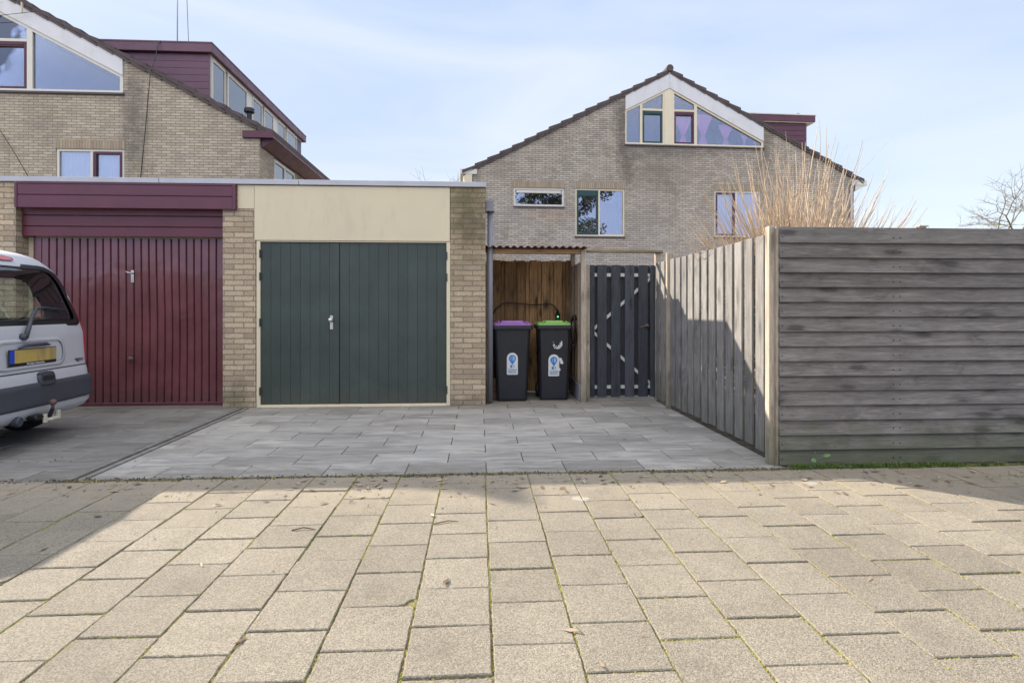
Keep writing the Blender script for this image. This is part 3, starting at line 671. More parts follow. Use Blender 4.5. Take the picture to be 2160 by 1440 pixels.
def wheeled_bin(x, y, wt, wb, hgt, lid, label, rz, stk, torn):
    t = thing('wheeled_bin', label, 'bin', (x, y, 0), rz, 'wheeled bins in the timber shelter')
    D = .62 if wt > .5 else .50
    mb = MB(); loft(mb, [(rr(wb, D*.74, .05, cy=D/2), .012), (rr(wb+.01, D*.76, .055, cy=D/2), .04), (rr(wb+(wt-wb)*.55-.03, D*.86, .05, cy=D/2), hgt*.6),
                        (rr(wt-.055, D*.94, .045, cy=D/2), hgt-.10), (rr(wt-.05, D*.95, .045, cy=D/2), hgt-.075)])
    for sx in (-1, 1):                     # ribs down the front flanks
        q = wb/2-.05
        mb.add([(sx*q, D*.13-.004, .06), (sx*(q+.02), D*.13-.004, .06), (sx*(q+.045), D*.035-.006, hgt-.12), (sx*(q+.025), D*.035-.006, hgt-.12)], [(0, 1, 2, 3) if sx > 0 else (3, 2, 1, 0)], .4)
    bo = obj('body', mb, 'bin', t, smooth=False, bevel=.004)
    mb = MB(); loft(mb, [(rr(wt-.01, D+.0, .04, cy=D/2-.005), hgt-.085), (rr(wt+.005, D+.015, .04, cy=D/2-.005), hgt-.078), (rr(wt, D+.015, .04, cy=D/2-.005), hgt-.035)])
    for k in range(9):
        xx = -wt/2+.05+k*(wt-.1)/8; mb.box(xx-.004, xx+.004, .0, .02, hgt-.105, hgt-.085)
    obj('rim', mb, 'bin', t, bevel=.003)
    mb = MB(); c0 = D/2
    loft(mb, [(rr(wt-.02, D-.02, .05, cy=c0), hgt-.034), (rr(wt-.03, D-.03, .05, cy=c0), hgt-.008), (rr(wt-.075, D-.08, .05, cy=c0), hgt+.006)])
    loft(mb, [(rr(wt-.22, D-.14, .03, cy=c0-.035), hgt+.004), (rr(wt-.24, D-.17, .03, cy=c0-.035), hgt+.026)])
    for sx in (-1, 1): mb.box(sx*(wt/2-.085)-.014, sx*(wt/2-.085)+.014, .01, .05, hgt-.01, hgt+.020, ch=.004)
    obj('lid', mb, lid, t, bevel=.003)
    obj('handle', MB().tube([(-wt/2+.05, D-.01, hgt-.03), (-wt/2+.05, D+.05, hgt-.02), (wt/2-.05, D+.05, hgt-.02), (wt/2-.05, D-.01, hgt-.03)], .013, 8), 'bin', t, smooth=True)
    for sx in (-1, 1):
        obj('wheel', MB().lathe([(.03, 0), (.095, .002), (.10, .012), (.10, .035), (.095, .045), (.03, .047)], (sx*(wb/2-.02)+(-.0 if sx > 0 else -.047), D-.06, .10), (1, 0, 0), 20), 'black', t, smooth=False)
    # the sticker, with its pin, cup and words
    sx, szz = stk; ssl = math.atan2(D*.055, hgt)   # lean of the front face
    def fy(z): # front face y at height z
        for (za, ya), (zb_, yb) in zip([(.04, D*.12), (hgt*.6, D*.07), (hgt-.075, D*.025)], [(hgt*.6, D*.07), (hgt-.075, D*.025), (9, 0)]):
            if z <= zb_: return ya+(yb-ya)*(z-za)/(zb_-za)
        return 0
    W2, H2 = .072, .145
    pts = [(-W2+.008, -H2), (W2-.008, -H2), (W2, -H2+.008)]+[(W2*math.cos(R(a)), H2-W2+W2*math.sin(R(a))) for a in range(0, 181, 18)]+[(-W2, -H2+.008)]
    def flat(pts2, off, mat, name, par, th=.0012):
        mb = MB(); n = len(pts2); vs = []
        for o_ in (off, off-th): vs += [(sx+p[0], fy(szz+p[1])-o_-.0005, szz+p[1]) for p in pts2]
        mb.add(vs, [tuple(range(n)), tuple(range(2*n-1, n-1, -1))]+[(i, i+n, (i+1) % n+n, (i+1) % n) for i in range(n)], .5)
        return obj(name, mb, mat, par)
    st_ = flat(pts, .0025, 'sticker', 'sticker', t)
    rp = .047; cz = .068
    pin = [(rp*math.cos(R(a)), cz+rp*math.sin(R(a))) for a in range(-30, 211, 15)]+[(0, cz-.085)]
    flat(pin, .0042, 'blue', 'pin_emblem', st_)
    for q, (ox, r0, w_) in enumerate(((-.002, .030, .007), (.011, .030, .007))):      # two brackets of the winking face
        arc = [(ox+r0*.55*math.cos(R(a)), cz+r0*math.sin(R(a))) for a in range(-60, 61, 15)]; arc2 = [(p[0]-w_, p[1]) for p in arc[::-1]]
        flat(arc+arc2, .0058, 'sticker', 'emblem_stroke', st_)
    for oz in (.012, -.010): flat([(-.018+.005*math.cos(R(a)), cz+oz+.005*math.sin(R(a))) for a in range(0, 360, 40)], .0058, 'sticker', 'emblem_dot', st_)
    flat([(-.03, -.018), (-.026, -.052), (-.006, -.056), (.0, -.05), (.0, -.018)], .0042, 'blue', 'cup_emblem', st_)
    ring = [(.012+.017*math.cos(R(a)), -.034+.018*math.sin(R(a))) for a in range(-80, 81, 20)]; ring2 = [(.008+.010*math.cos(R(a)), -.034+.012*math.sin(R(a))) for a in range(80, -81, -20)]
    flat(ring+ring2, .0042, 'teal', 'cup_emblem', st_)
    for word, oz in (('CLEAN', -.082), ('PROFS', -.114)):
        z_ = szz+oz; fm = Matrix.Translation((sx, fy(z_)-.0045, z_)) @ Matrix.Rotation(R(90), 4, 'X'); text_mesh('lettering', word, .037, 'blue_text', st_, fm, bold=.0006)
    if torn:
        flat([(.07, .10), (.10, .095), (.128, .03), (.115, .015), (.09, .02), (.075, .06)], .0028, 'sticker', 'sticker_scrap', t)
        flat([(.07, -.03), (.086, -.045), (.09, -.07), (.072, -.075)], .0028, 'sticker', 'sticker_scrap', t)
        for (u0, u1, v0, v1) in ((.0, .03, .225, .245), (.03, .07, .215, .235), (.055, .1, .235, .27), (.09, .112, .255, .325), (-.012, .012, .25, .285), (.02, .04, .245, .262), (.04, .085, .22, .25), (-.012, -.004, .30, .32), (.075, .1, .27, .3)):
            flat([(u0, v0), (u1, v0+.004), (u1-.004, v1), ((u0+u1)/2, v1-.006), (u0+.003, v1)], .0028, 'sticker', 'sticker_scrap', t)
    return t
b1x, _ = onY(1081, 7.42); b2x, _ = onY(1170, 7.50)
wheeled_bin(b1x, 7.40, .535, .40, 1.035, 'lid_purple', 'wider charcoal wheeled bin with a purple lid', 0, (.0, .50), False)
wheeled_bin(b2x, 7.47, .475, .37, 1.035, 'lid_green', 'narrower charcoal wheeled bin with a green lid and torn labels', 0, (-.01, .47), True)
# charging block and its cables
MAT['led'] = N('green_led').fin((.02, .5, .05), .4, Emission_Color=(.1, 1, .15, 1), Emission_Strength=2.)
cbx, cbz = XZ(1176.5, 672, 8.22); cb = thing('charging_unit', 'black cable charging unit with a green light on the shelter back wall', 'charger', (cbx, 8.22, cbz))
obj('casing', MB().box(cbx-.034, cbx+.034, 8.21, 8.255, cbz-.10, cbz+.085, ch=.008).lathe([(.020, 0), (.012, .05)], (cbx, 8.23, cbz+.08), (0, 0, 1), 10), 'black', cb, True)
obj('light', MB().box(cbx-.008, cbx+.008, 8.205, 8.2095, cbz+.02, cbz+.036, ch=.002), 'led', cb, True)
pts = [XZ(px, py, 8.2)+(0,) for px, py in ((1039, 662), (1046, 652), (1058, 641), (1070, 638.5), (1095, 640), (1120, 643), (1145, 642), (1160, 641), (1168, 645), (1174, 653), (1176, 662))]
obj('cable', MB().tube([(p[0], 8.20, p[1]) for p in pts], .0085, 8), 'black', cb, True, True)
cl = MB(); lx, lz = XZ(1209, 700, 7.75)
for k in range(5):
    q = [(lx-.01+.004*k+.035*math.cos(t_), 7.72+.05*math.sin(t_)+.012*k, lz+.20*math.sin(t_*1.0)*(1-.05*k)) for t_ in [i*2*math.pi/20 for i in range(21)]]
    cl.tube(q, .010, 7)
cl.tube([(lx, 7.72, lz+.19), (lx, 7.74, lz+.23), (lx+.03, 7.74, lz+.23), (lx+.04, 7.74, lz+.16)], .011, 7)
tag(obj('cable_coil', cl, 'black', smooth=True), 'black charging cable coiled and hung on the shelter side wall', 'cable')

# ------------------------------------------------------------------ garden gate
TY = 7.50; gt = thing('garden_gate', 'slate grey slatted garden gate with pale rails and timber posts', 'gate', (X(1313, TY), TY, 0))
bd = MB(); q = lambda cx_: X(1220+cx_/3.7875, TY)
zt3, zb3 = zat(559, onY(1310, TY)[1]), .045
for a, b in ((93, 130), (152, 227), (262, 337), (372, 447), (480, 555), (575, 612)): bd.box(q(a), q(b), TY, TY+.018, zb3, zt3-rnd.uniform(0, .006), ch=.003)
obj('boards', bd, 'gate', gt, True)
bb = MB()
for a, b in ((118, 165), (215, 275), (325, 385), (435, 492), (545, 585)): bb.box(q(a), q(b), TY+.050, TY+.066, zb3+.01, zt3-.004)
obj('rear_boards', bb, 'gate_dark', gt, True)
zA = lambda cy_: zat(500+cy_/3.7875, onY(1310, TY)[1])
for zc_ in (302, 1197): obj('rail', MB().box(q(95), q(610), TY+.020, TY+.048, zA(zc_)-.022, zA(zc_)+.022), 'rail', gt, True)
def diag(mb, p, r, w2, y0, y1):
    d = Vector((r[0]-p[0], r[1]-p[1])).normalized(); nn = Vector((-d.y, d.x))*w2
    mb.prism([(p[0]+nn.x, p[1]+nn.y), (p[0]-nn.x, p[1]-nn.y), (r[0]-nn.x, r[1]-nn.y), (r[0]+nn.x, r[1]+nn.y)], y0, y1)
dg_ = MB(); diag(dg_, (q(110), zA(748)), (q(600), zA(310)), .018, TY+.021, TY+.046); diag(dg_, (q(110), zA(748)), (q(600), zA(1190)), .018, TY+.0215, TY+.0465)
obj('brace', dg_, 'rail', gt, True)
lx, lz = q(548), zA(708)
obj('lever', MB().lathe([(.026, 0), (.026, .008), (.012, .012), (.010, .05)], (lx, TY, lz), (0, -1, 0), 16).tube([(lx, TY-.045, lz), (lx-.04, TY-.05, lz-.004), (lx-.11, TY-.048, lz-.014)], .009, 8), 'rust', gt, True, True)
obj('gate_post', MB().box(X(1237, SY+.02), q(90)-.006, TY-.03, TY+.06, 0, zt3+.005, ch=.004), 'post', gt, True)
zc_ = onY(1390, TY)[1]; zbm = zat(534, zc_)
obj('gate_post', MB().box(q(613), q(613)+.068, TY-.03, TY+.04, .0, zbm-.001, ch=.004), 'post', gt, True)
obj('lintel', MB().box(X(1237, SY)+.002, X(1396, TY), TY-.06, TY+.02, zbm, zbm+.035, ch=.004), 'post_h', gt, True)
struct('gate_threshold', MB().box(X(1238, TY), X(1384, TY), TY-.04, TY+.25, -.04, .022, ch=.004), 'drive')

# ------------------------------------------------------------------ side fence of upright boards
FX = 2.335; fn = thing('board_fence', 'weathered fence of upright grey boards running back from the corner post to the gate', 'fence', (FX, 5.8, 0))
FT = 1.815
bd = MB()
y = 4.50
ys = []
while y < 6.80: ys.append(y); y += .193
for y in ys: bd.box(FX-.022-rnd.uniform(0, .003), FX-.002, y, y+.140, .06+rnd.uniform(-.01, .01), FT+rnd.uniform(-.006, .006), ch=.003)
for y in (6.98, 7.18): bd.box(FX-.022, FX-.002, y, y+.14, .06, FT, ch=.003)
obj('front_boards', bd, 'fence_v', fn)
bb = MB()
for y in ys+[6.9, 7.1]:
    bb.box(FX+.030, FX+.047, y-.060+rnd.uniform(-.004, .004), y+.055, .09, FT-.02, ch=.003)
bb.box(FX+.030, FX+.047, 4.36, 4.40, .09, FT-.02)
obj('rear_boards', bb, 'fence_v', fn)
for z in (.33, .95, 1.60): obj('rail', MB().box(FX-.001, FX+.029, 4.42, 7.38, z, z+.07), 'fence_v', fn)
for o in fn.children:
    for v in o.data.vertices: v.co -= Vector((FX, 5.8, 0))
yp = onX(1414, 2.345)[0]
obj('post', MB().box(FX-.045, FX+.025, 6.80, 6.865, -.01, 1.90, ch=.004), 'post', fn, True)
obj('corner_post', MB().box(X(1622, 4.33), X(1634, 4.33), 4.325, 4.395, -.01, zat(477, onY(1630, 4.33)[1]), ch=.004), 'post', fn, True)
# ------------------------------------------------------------------ front fence of lapped horizontal boards
HYF = 4.315; hf = thing('lap_fence', 'tall dark grey fence of overlapping horizontal boards beside the street', 'fence', (4.2, HYF, 0))
fx0, fx1 = X(1640.5, HYF), 8.2; bd = MB(); z = .02; zc0 = onY(1641, HYF)[1]
ztop = zat(478.5, zc0); nb = 16; pit = (ztop-.02)/nb
for i in range(nb):
    z0 = .02+i*pit; xs2 = [fx0, fx1]
    th0 = .024; j1 = rnd.uniform(-.002, .002)
    for a, b in zip(xs2[:-1], xs2[1:]):
        bd.prism([(HYF-.036, z0-.010), (HYF-.030, z0-.013), (HYF-.002, z0-.013), (HYF-.002, z0+pit-.002), (HYF-.012, z0+pit-.002)], a, b, 'x')
obj('boards', bd, 'fence', hf, True)
obj('edge_batten', MB().box(X(1634.5, HYF), fx0-.002, HYF-.02, HYF+.06, .0, ztop, ch=.003), 'post', hf, True, label='weathered timber batten')
for x in (fx0+.9, fx0+2.0, fx0+3.6):
    obj('post', MB().box(x, x+.07, HYF+.001, HYF+.07, 0, ztop-.03), 'post', hf, True)
nl = MB()
for i in range(nb):
    for x in (fx0+.02, fx0+.92, fx0+.975, fx0+2.02, fx0+2.07): nl.box(x-.003, x+.003, HYF-.0335, HYF-.015, .02+i*pit+.030, .02+i*pit+.036)
tag(obj('nail_heads', nl, 'dark_metal', hf, True), None, None, kind='stuff')
# a garden post beyond the fence, just peeping over it
px_, zz = XZ(1947, 477, 9.0)
tag(obj('garden_post', MB().box(px_-.05, px_+.06, 9.0, 9.08, 0, zz+.006, ch=.004).box(px_-.07, px_+.08, 8.98, 9.1, zz-.01, zz+.012), 'post'), 'top of a timber post peeping over the dark lap fence', 'post')

# ------------------------------------------------------------------ grass, weeds
gr = MB()
def blade(mb, x, y, z, h, lean, w_):
    a = rnd.uniform(0, 6.28); lx, ly = math.cos(a)*lean, math.sin(a)*lean; nx, ny = -math.sin(a)*w_, math.cos(a)*w_
    mb.add([(x-nx, y-ny, z), (x+nx, y+ny, z), (x+lx*.4+nx*.7, y+ly*.4+ny*.7, z+h*.6), (x+lx*.4-nx*.7, y+ly*.4-ny*.7, z+h*.6), (x+lx, y+ly, z+h)], [(0, 1, 2, 3), (3, 2, 4)])
def tuft(x, y, n, sp, hm):
    for _ in range(n): blade(gr, x+rnd.gauss(0, sp), min(y+rnd.gauss(0, sp*.5), 4.27), -.012, rnd.uniform(.4, 1)*hm, rnd.uniform(0, hm*.7), rnd.uniform(.0012, .003))
for _ in range(150): tuft(2.42+rnd.random()**1.5*2.6, 4.232+rnd.gauss(0, .016), rnd.randint(18, 50), .02, rnd.uniform(.022, .058))
for _ in range(20): tuft(rnd.uniform(-3, 2.3), 4.222, rnd.randint(8, 20), .015, rnd.uniform(.01, .022))
for px, py in ((2085, 1012), (2100, 1010), (2135, 1003), (2150, 1006), (1760, 990), (838, 1005), (1030, 1000), (855, 1004)):
    q_ = gnd(px, py); tuft(q_[0], q_[1], 40, .018, .028)
tag(obj('grass', gr, 'grass'), 'short green grass and moss growing along the fence foot', 'grass', kind='stuff')
wd = thing('weed', 'small broad leaved weed growing from the grass at the lap fence foot', 'plant', (X(1722, 4.24), 4.24, 0))
wx = X(1722, 4.24)
obj('stem', MB().tube([(wx, 4.24, 0), (wx, 4.235, .05), (wx-.01, 4.23, .10)], .002, 5).tube([(wx, 4.24, .05), (wx+.04, 4.22, .09)], .0018, 5), 'leaf', wd, True)
def leafp(mb, c, d, up, L, W):
    c, d, up = Vector(c), Vector(d).normalized(), Vector(up); s_ = d.cross(up).normalized()
    mb.add([c, c+d*L*.35+s_*W, c+d*L*.8+s_*W*.6, c+d*L, c+d*L*.8-s_*W*.6, c+d*L*.35-s_*W, c+d*L*.5+up*.003], [(0, 1, 6), (1, 2, 6), (2, 3, 6), (3, 4, 6), (4, 5, 6), (5, 0, 6)])
for la_ in (((wx-.01, 4.23, .10), (-.3, -.3, .5), (.2, -1, .3), .035, .010), ((wx+.04, 4.22, .09), (1, -.2, .25), (0, -.6, .8), .06, .017), ((wx-.005, 4.23, .06), (-1, -.2, -.1), (0, -.8, .5), .05, .02)):
    lv = MB(); leafp(lv, *la_); obj('leaf', lv, 'leaf', wd, True)

# ------------------------------------------------------------------ pollard shrub behind the fences
sh = thing('pollard_shrub', 'bare coppiced shrub with a fan of tan stems behind the wooden fence', 'shrub', (3.40, 5.9, 0))
rs = random.Random(21)
def curve(p, d, L, bend, r0, n=7, wob=.02):
    p = Vector(p); d = Vector(d).normalized(); pts = [p.copy()]; rr_ = [r0]
    for i in range(n):
        d = (d+Vector((rs.gauss(0, wob), rs.gauss(0, wob), bend))).normalized(); p = p+d*(L/n); pts.append(p.copy()); rr_.append(r0*(1-.80*(i+1)/n))
    return pts, rr_
obj('trunk', MB().tube([(0, 0, 0), (.02, 0, .5), (0, 0, 1.0), (.02, .02, 1.38)], [.12, .10, .11, .17], 10), 'bark', sh, smooth=True)
sm = MB()
for k in range(390):
    az = rs.uniform(0, 2*math.pi); sp = rs.random()**.70; tilt = sp*1.36
    base = (rs.gauss(0, .12)+math.cos(az)*.20*sp, rs.gauss(0, .10)+math.sin(az)*.14*sp, rs.uniform(1.25, 1.5)-.12*sp)
    d = (math.sin(tilt)*math.cos(az)*1.15, math.sin(tilt)*math.sin(az)*.7, math.cos(tilt))
    L = rs.uniform(.85, 1.82)*(1.0-.24*sp)
    pts, rr_ = curve(base, d, L, .035+.075*sp, rs.uniform(.0058, .0110), 8, .055)
    sm.tube(pts, rr_, 5, rs.random(), cap=False)
    for _ in range(rs.randint(1, 4)):
        i = rs.randint(2, 6); dd = (pts[i+1]-pts[i]).normalized()+Vector((rs.gauss(0, .35), rs.gauss(0, .3), .1)); p2, r2 = curve(pts[i], dd, rs.uniform(.15, .55), .06, rr_[i]*.6, 4, .06); sm.tube(p2, r2, 4, cap=False)
obj('stems', sm, 'stem', sh, smooth=True)
for o in sh.children:
    if o.name.startswith('stems'): o['kind'] = 'stuff'
# low sunny shrub with small leaves, seen in slits of the side fence
hd = MB(); hr = random.Random(3)
def leafcloud(mb, cx, cy, cz, rx, ry, rz_, n, sz, rg):
    for _ in range(n):
        a, b = rg.uniform(0, 6.283), math.acos(rg.uniform(-1, 1)); rr_ = rg.random()**.4
        p = Vector((cx+rx*rr_*math.sin(b)*math.cos(a), cy+ry*rr_*math.sin(b)*math.sin(a), cz+rz_*rr_*math.cos(b)))
        u = Vector((rg.gauss(0, 1), rg.gauss(0, 1), rg.gauss(0, 1))).normalized()*sz; v = u.cross(Vector((rg.gauss(0, 1), rg.gauss(0, 1), rg.gauss(0, 1)))).normalized()*sz*.5
        mb.add([p-u, p+v, p+u, p-v], [(0, 1, 2, 3)], rg.random())
hs = thing('leafy_shrub', 'leafy yellow green garden shrub seen through the slits of the upright board fence', 'shrub', (3.1, 6.3, 0))
leafcloud(hd, 0, 0, .95, .42, 1.35, .75, 5200, .03, hr); obj('foliage', hd, 'hedge', hs)
obj('stem', MB().tube([(0, -.5, 0), (0, -.5, .8)], .02, 6), 'bark', hs); obj('stem', MB().tube([(0, .4, 0), (.05, .45, .8)], .02, 6), 'bark', hs)
# twiggy heap of sunlit branch tips behind the shelter
ts = thing('twiggy_bush', 'sunlit twiggy bush showing above the boards at the back left of the bin shelter', 'bush', (.30, 9.3, 0)); tb = MB(); rs = random.Random(9)
for _ in range(420):
    d = Vector((rs.gauss(0, 1), rs.gauss(0, 1), abs(rs.gauss(0, 1))+.5)); pts, rr_ = curve((rs.gauss(.0, .14), rs.gauss(0, .2), rs.uniform(1.3, 2.0)), d, rs.uniform(.12, .4), 0, .004, 3, .25); sm = tb.tube(pts, rr_, 3, cap=False)
obj('twigs', tb, 'stem', ts); obj('trunk', MB().tube([(0, 0, 0), (.02, 0, .8), (0, 0, 1.5)], [.05, .04, .03], 8), 'bark', ts)
ts.children[0]['kind'] = 'stuff'
# ------------------------------------------------------------------ bare trees
def bare_tree(x, y, h, seed, label, spread=.62, lean=(0, 0), levels=6, r0=.13, first=.28):
    global rs; rs = random.Random(seed); t = thing('bare_tree', label, 'tree', (x, y, 0), 0, 'bare trees beyond the fences and houses')
    tk, cr = MB(), MB()
    def grow(mb, p, d, L, r, lv):
        pts, rr_ = curve(p, d, L, .03, r, 4, .09); rr_ = [r*(1-.38*i/4) for i in range(5)]
        mb.tube(pts, rr_, 6 if lv > 3 else (4 if lv > 1 else 3), cap=False)
        if lv == 0: return
        e = pts[-1]; dd = (pts[-1]-pts[-2]).normalized()
        for k in range(rs.choice([2, 3, 3])):
            nd = (dd+Vector((rs.gauss(0, spread), rs.gauss(0, spread), rs.gauss(.02, spread*.6)))).normalized(); grow(cr, e, nd, L*rs.uniform(.62, .85), r*.60, lv-1)
        if lv < levels:
            for i in (2, 3):
                if rs.random() < .6:
                    nd = (dd+Vector((rs.gauss(0, .9), rs.gauss(0, .9), rs.gauss(0, .5)))).normalized(); grow(cr, pts[i], nd, L*rs.uniform(.4, .6), r*.45, max(lv-2, 0))
    grow(tk, (0, 0, 0), (lean[0], lean[1], 1), h*first, r0, levels)
    obj('trunk', tk, 'bark', t, smooth=True); obj('crown', cr, 'bark', t, smooth=True)
bare_tree(24.4, 24.5, 10.6, 4, 'bare pale branched tree rising over the right end of the lap fence', .75, (-.05, 0))
bare_tree(-1.2, 31, 8.3, 12, 'bare tree whose tips peep over the left eave of the far brick house', .5)
bare_tree(-3.4, 36, 6.8, 15, 'bare tree whose tips barely clear the green doored garage roof', .5, levels=5)

ev = thing('evergreen_tree', 'dark evergreen tree mirrored in the upper windows of the far brick house', 'tree', (8.2, -13, 0)); er = random.Random(5); em = MB()
for _ in range(120):
    f = er.random(); a = er.uniform(0, 6.283); q = er.random()**.5*(7.4-3.2*f)
    leafcloud(em, q*math.cos(a), q*math.sin(a)*.7, 4.5+8.5*f, er.uniform(.7, 1.4), er.uniform(.7, 1.2), er.uniform(.5, 1.0), 190, .14, er)
MAT['evergreen'] = N('evergreen_leaf').fin((.035, .045, .022), .6); obj('crown', em, 'evergreen', ev)
obj('trunk', MB().tube([(0, 0, 0), (.1, 0, 3), (0, .1, 7), (.1, 0, 11)], [.30, .24, .16, .05], 10), 'bark', ev, smooth=True)
# ------------------------------------------------------------------ the two gabled houses
ZR, KS, WH = 8.57, .516, 6.1
WH, ZR = 5.79, 8.41
def roofz(u): return ZR-KS*abs(u)
def house(name, label, O, th, brickm, ublo, ubhi, depth, px_spec):
    t = thing(name, label, 'house', (O[0], O[1], 0), th)
    c_, s_ = math.cos(th), math.sin(th)
    def Hp(px, py, dy=0.):       # pixel -> (u, z) on the plane y_local = dy
        d = ray(px); ox, oy = O[0]-s_*dy, O[1]+c_*dy
        # zc*d = o + u*(c,s)
        det = d[0]*(-s_)-(-c_)*d[1]; zc = (ox*(-s_)+c_*oy)/det
        u = (d[0]*zc-ox)*c_+(d[1]*zc-oy)*s_
        return u, zat(py, zc)
    wins = px_spec['windows']; holes = []
    outer = [(-WH, 0), (WH, 0), (WH, roofz(WH)), (0, roofz(0)), (-WH, roofz(WH))]
    # gable opening
    gw = px_spec['gable']; uL, uR = (Hp(gw['l'], 300)[0] if gw['l'] is not None else -3.0), Hp(gw['r'], 300)[0]
    zs_ = Hp(gw['r'], gw['sill'])[1]; drop = gw['drop']
    gtop = lambda u: roofz(u)-drop-.004
    gl = [(uL, zs_), (uR, zs_), (uR, roofz(uR)-.001), (0, roofz(0)-.001), (uL, roofz(uL)-.001)]
    for w_ in wins:
        a, b = Hp(w_['l'], w_['t']), Hp(w_['r'], w_['b']); w_['rect'] = (a[0], b[0], b[1], Hp(w_['l'], w_['t'])[1]); l, r_, bo, to = w_['rect']
        holes.append([(l, bo), (r_, bo), (r_, to), (l, to)])
    mb = MB()
    # brick gable wall: below and beside the white fascia panel
    outer = [(-WH, 0), (WH, 0), (WH, roofz(WH)), (uR, roofz(uR)), (uR, zs_), (uL, zs_), (uL, roofz(uL)), (-WH, roofz(WH))]
    mb.polyholes(outer, holes, 0, .5)
    for h_ in holes: mb.reveal(h_, 0, .12, .5)
    sw = px_spec.get('side', [])
    y0 = 0
    for (ya, yb) in sw+[(depth, depth)]:
        mb.add([(WH, y0, 0), (WH, ya, 0), (WH, ya, roofz(WH)), (WH, y0, roofz(WH))], [(0, 1, 2, 3)], .5)
        if yb > ya: mb.add([(WH, ya, 0), (WH, yb, 0), (WH, yb, 2.8), (WH, ya, 2.8)], [(0, 1, 2, 3)], .5)
        y0 = yb
    mb.add([(-WH, depth, 0), (-WH, 0, 0), (-WH, 0, roofz(WH)), (-WH, depth, roofz(WH))], [(0, 1, 2, 3)], .5)
    mb.add([(WH, depth, 0), (-WH, depth, 0), (-WH, depth, roofz(WH)), (0, depth, ZR), (WH, depth, roofz(WH))], [(0, 1, 2, 3, 4)], .5)
    obj('wall', mb, brickm, t)
    # roof of stepped tile rows
    rf = MB(); uE = WH+.28; n = 17; dl = uE/n
    for sgn in (-1, 1):
        for i in range(n):
            ua, ub = i*dl, (i+1)*dl+.045; za, zb_ = ZR-KS*ua, ZR-KS*ub
            jj = rnd.uniform(-.008, .008)
            pts = [(sgn*ua, za+.022), (sgn*ub, zb_+.012), (sgn*ub, zb_+.132+jj), (sgn*ua, za+.070+jj)]
            rf.prism(pts, -.055+rnd.uniform(-.004, .004), depth+.05)
            rf.prism([(sgn*(ua+.02), za-.05), (sgn*(ub-.03), zb_-.05), (sgn*(ub-.028), zb_+.01), (sgn*(ua+.02), za+.02)], -.050, -.012)
    rf.lathe([(.10, 0), (.115, .02), (.115, .38), (.10, .40), (.115, .42), (.115, depth)], (0, -.08, ZR+.11), (0, 1, 0), 12)
    obj('roof', rf, 'tile', t)
    # white fascia band under the verge
    fb = MB()
    def band(u0, u1):
        fb.prism([(u0, roofz(u0)-drop), (u1, roofz(u1)-drop), (u1, roofz(u1)-.002), (u0, roofz(u0)-.002)], -.030, .03, c=.5)
    band(uL, -.003); band(.003, uR)
    obj('gable_fascia', fb, 'white', t)
    # the big gable window: frame bars, sashes, panes
    gf = MB(); Y0, Y1 = -.004, .06; fw = .055
    gf.box(uL, uR, Y0-.008, Y1, zs_, zs_+fw, ch=.004)
    for a, b in ((uL, 0), (0, uR)):
        sg = 1
        gf.prism([(a, gtop(a)-fw*1.25), (b, gtop(b)-fw*1.25), (b, gtop(b)), (a, gtop(a))], Y0-.002, Y1)
    mull = []
    for (pa, pb) in gw['mull']:
        a, b = Hp(pa, 250)[0], Hp(pb, 250)[0]; mull.append((a, b)); top = min(gtop(a), gtop(b))-.01
        gf.prism([(a, zs_+.01), (b, zs_+.01), (b, gtop(b)-.01), (a, gtop(a)-.01)], Y0-.004, Y1)
    gf.box(uL, uL+.035, Y0-.003, Y1-.002, zs_+.01, gtop(uL)-.01); gf.box(uR-.07, uR, Y0-.003, Y1-.002, zs_+.01, gtop(uR)-.01)
    gwp = obj('gable_window', gf, 'offwhite' if gw['r'] < 900 else 'cream', t)
    tz = Hp(*gw['transom'])[1]
    for (pa, pb) in gw['tr']:
        a, b = Hp(pa, 250)[0], Hp(pb, 250)[0]; obj('transom', MB().box(a, b, Y0-.003, Y1-.001, tz-.03, tz+.035, ch=.004), 'offwhite' if gw['r'] < 900 else 'cream', gwp)
    gp = MB(); gp.prism([(uL+.02, zs_+.03), (uR-.03, zs_+.03), (uR-.03, gtop(uR)-.04), (0, gtop(0)-.05), (uL+.02, gtop(uL)-.04)], .035, .041, c=.5)
    obj('pane', gp, 'glass_gable', gwp)
    rm = MB(); rm.prism([(uL+.05, zs_-.1), (uR-.05, zs_-.1), (uR-.05, gtop(uR)-.1), (0, gtop(0)-.1), (uL+.05, gtop(uL)-.1)], .9, .92, c=.5); obj('room_backing', rm, 'room', gwp)
    for (pa, pb, mt) in gw['sash']:
        a, b = Hp(pa, 250)[0], Hp(pb, 250)[0]; sb = MB(); z1 = tz-.035; z0 = zs_+.055; q = .05
        sb.box(a, a+q, -.012, .03, z0, z1, ch=.004); sb.box(b-q, b, -.012, .03, z0, z1, ch=.004); sb.box(a+q, b-q, -.012, .03, z0, z0+q, ch=.004); sb.box(a+q, b-q, -.012, .03, z1-.11, z1, ch=.004); sb.box(a+q, b-q, -.025, -.013, z1-.075, z1-.045)
        obj('sash', sb, mt, gwp)
    if gw.get('panel'):
        a, b = (Hp(p, 250)[0] for p in gw['panel']); obj('centre_panel', MB().prism([(a, zs_+.012), (b, zs_+.012), (b, gtop(b)-.012), (0, gtop(0)-.012), (a, gtop(a)-.012)], -.018, .05), 'cream', gwp)
    cur = MB()
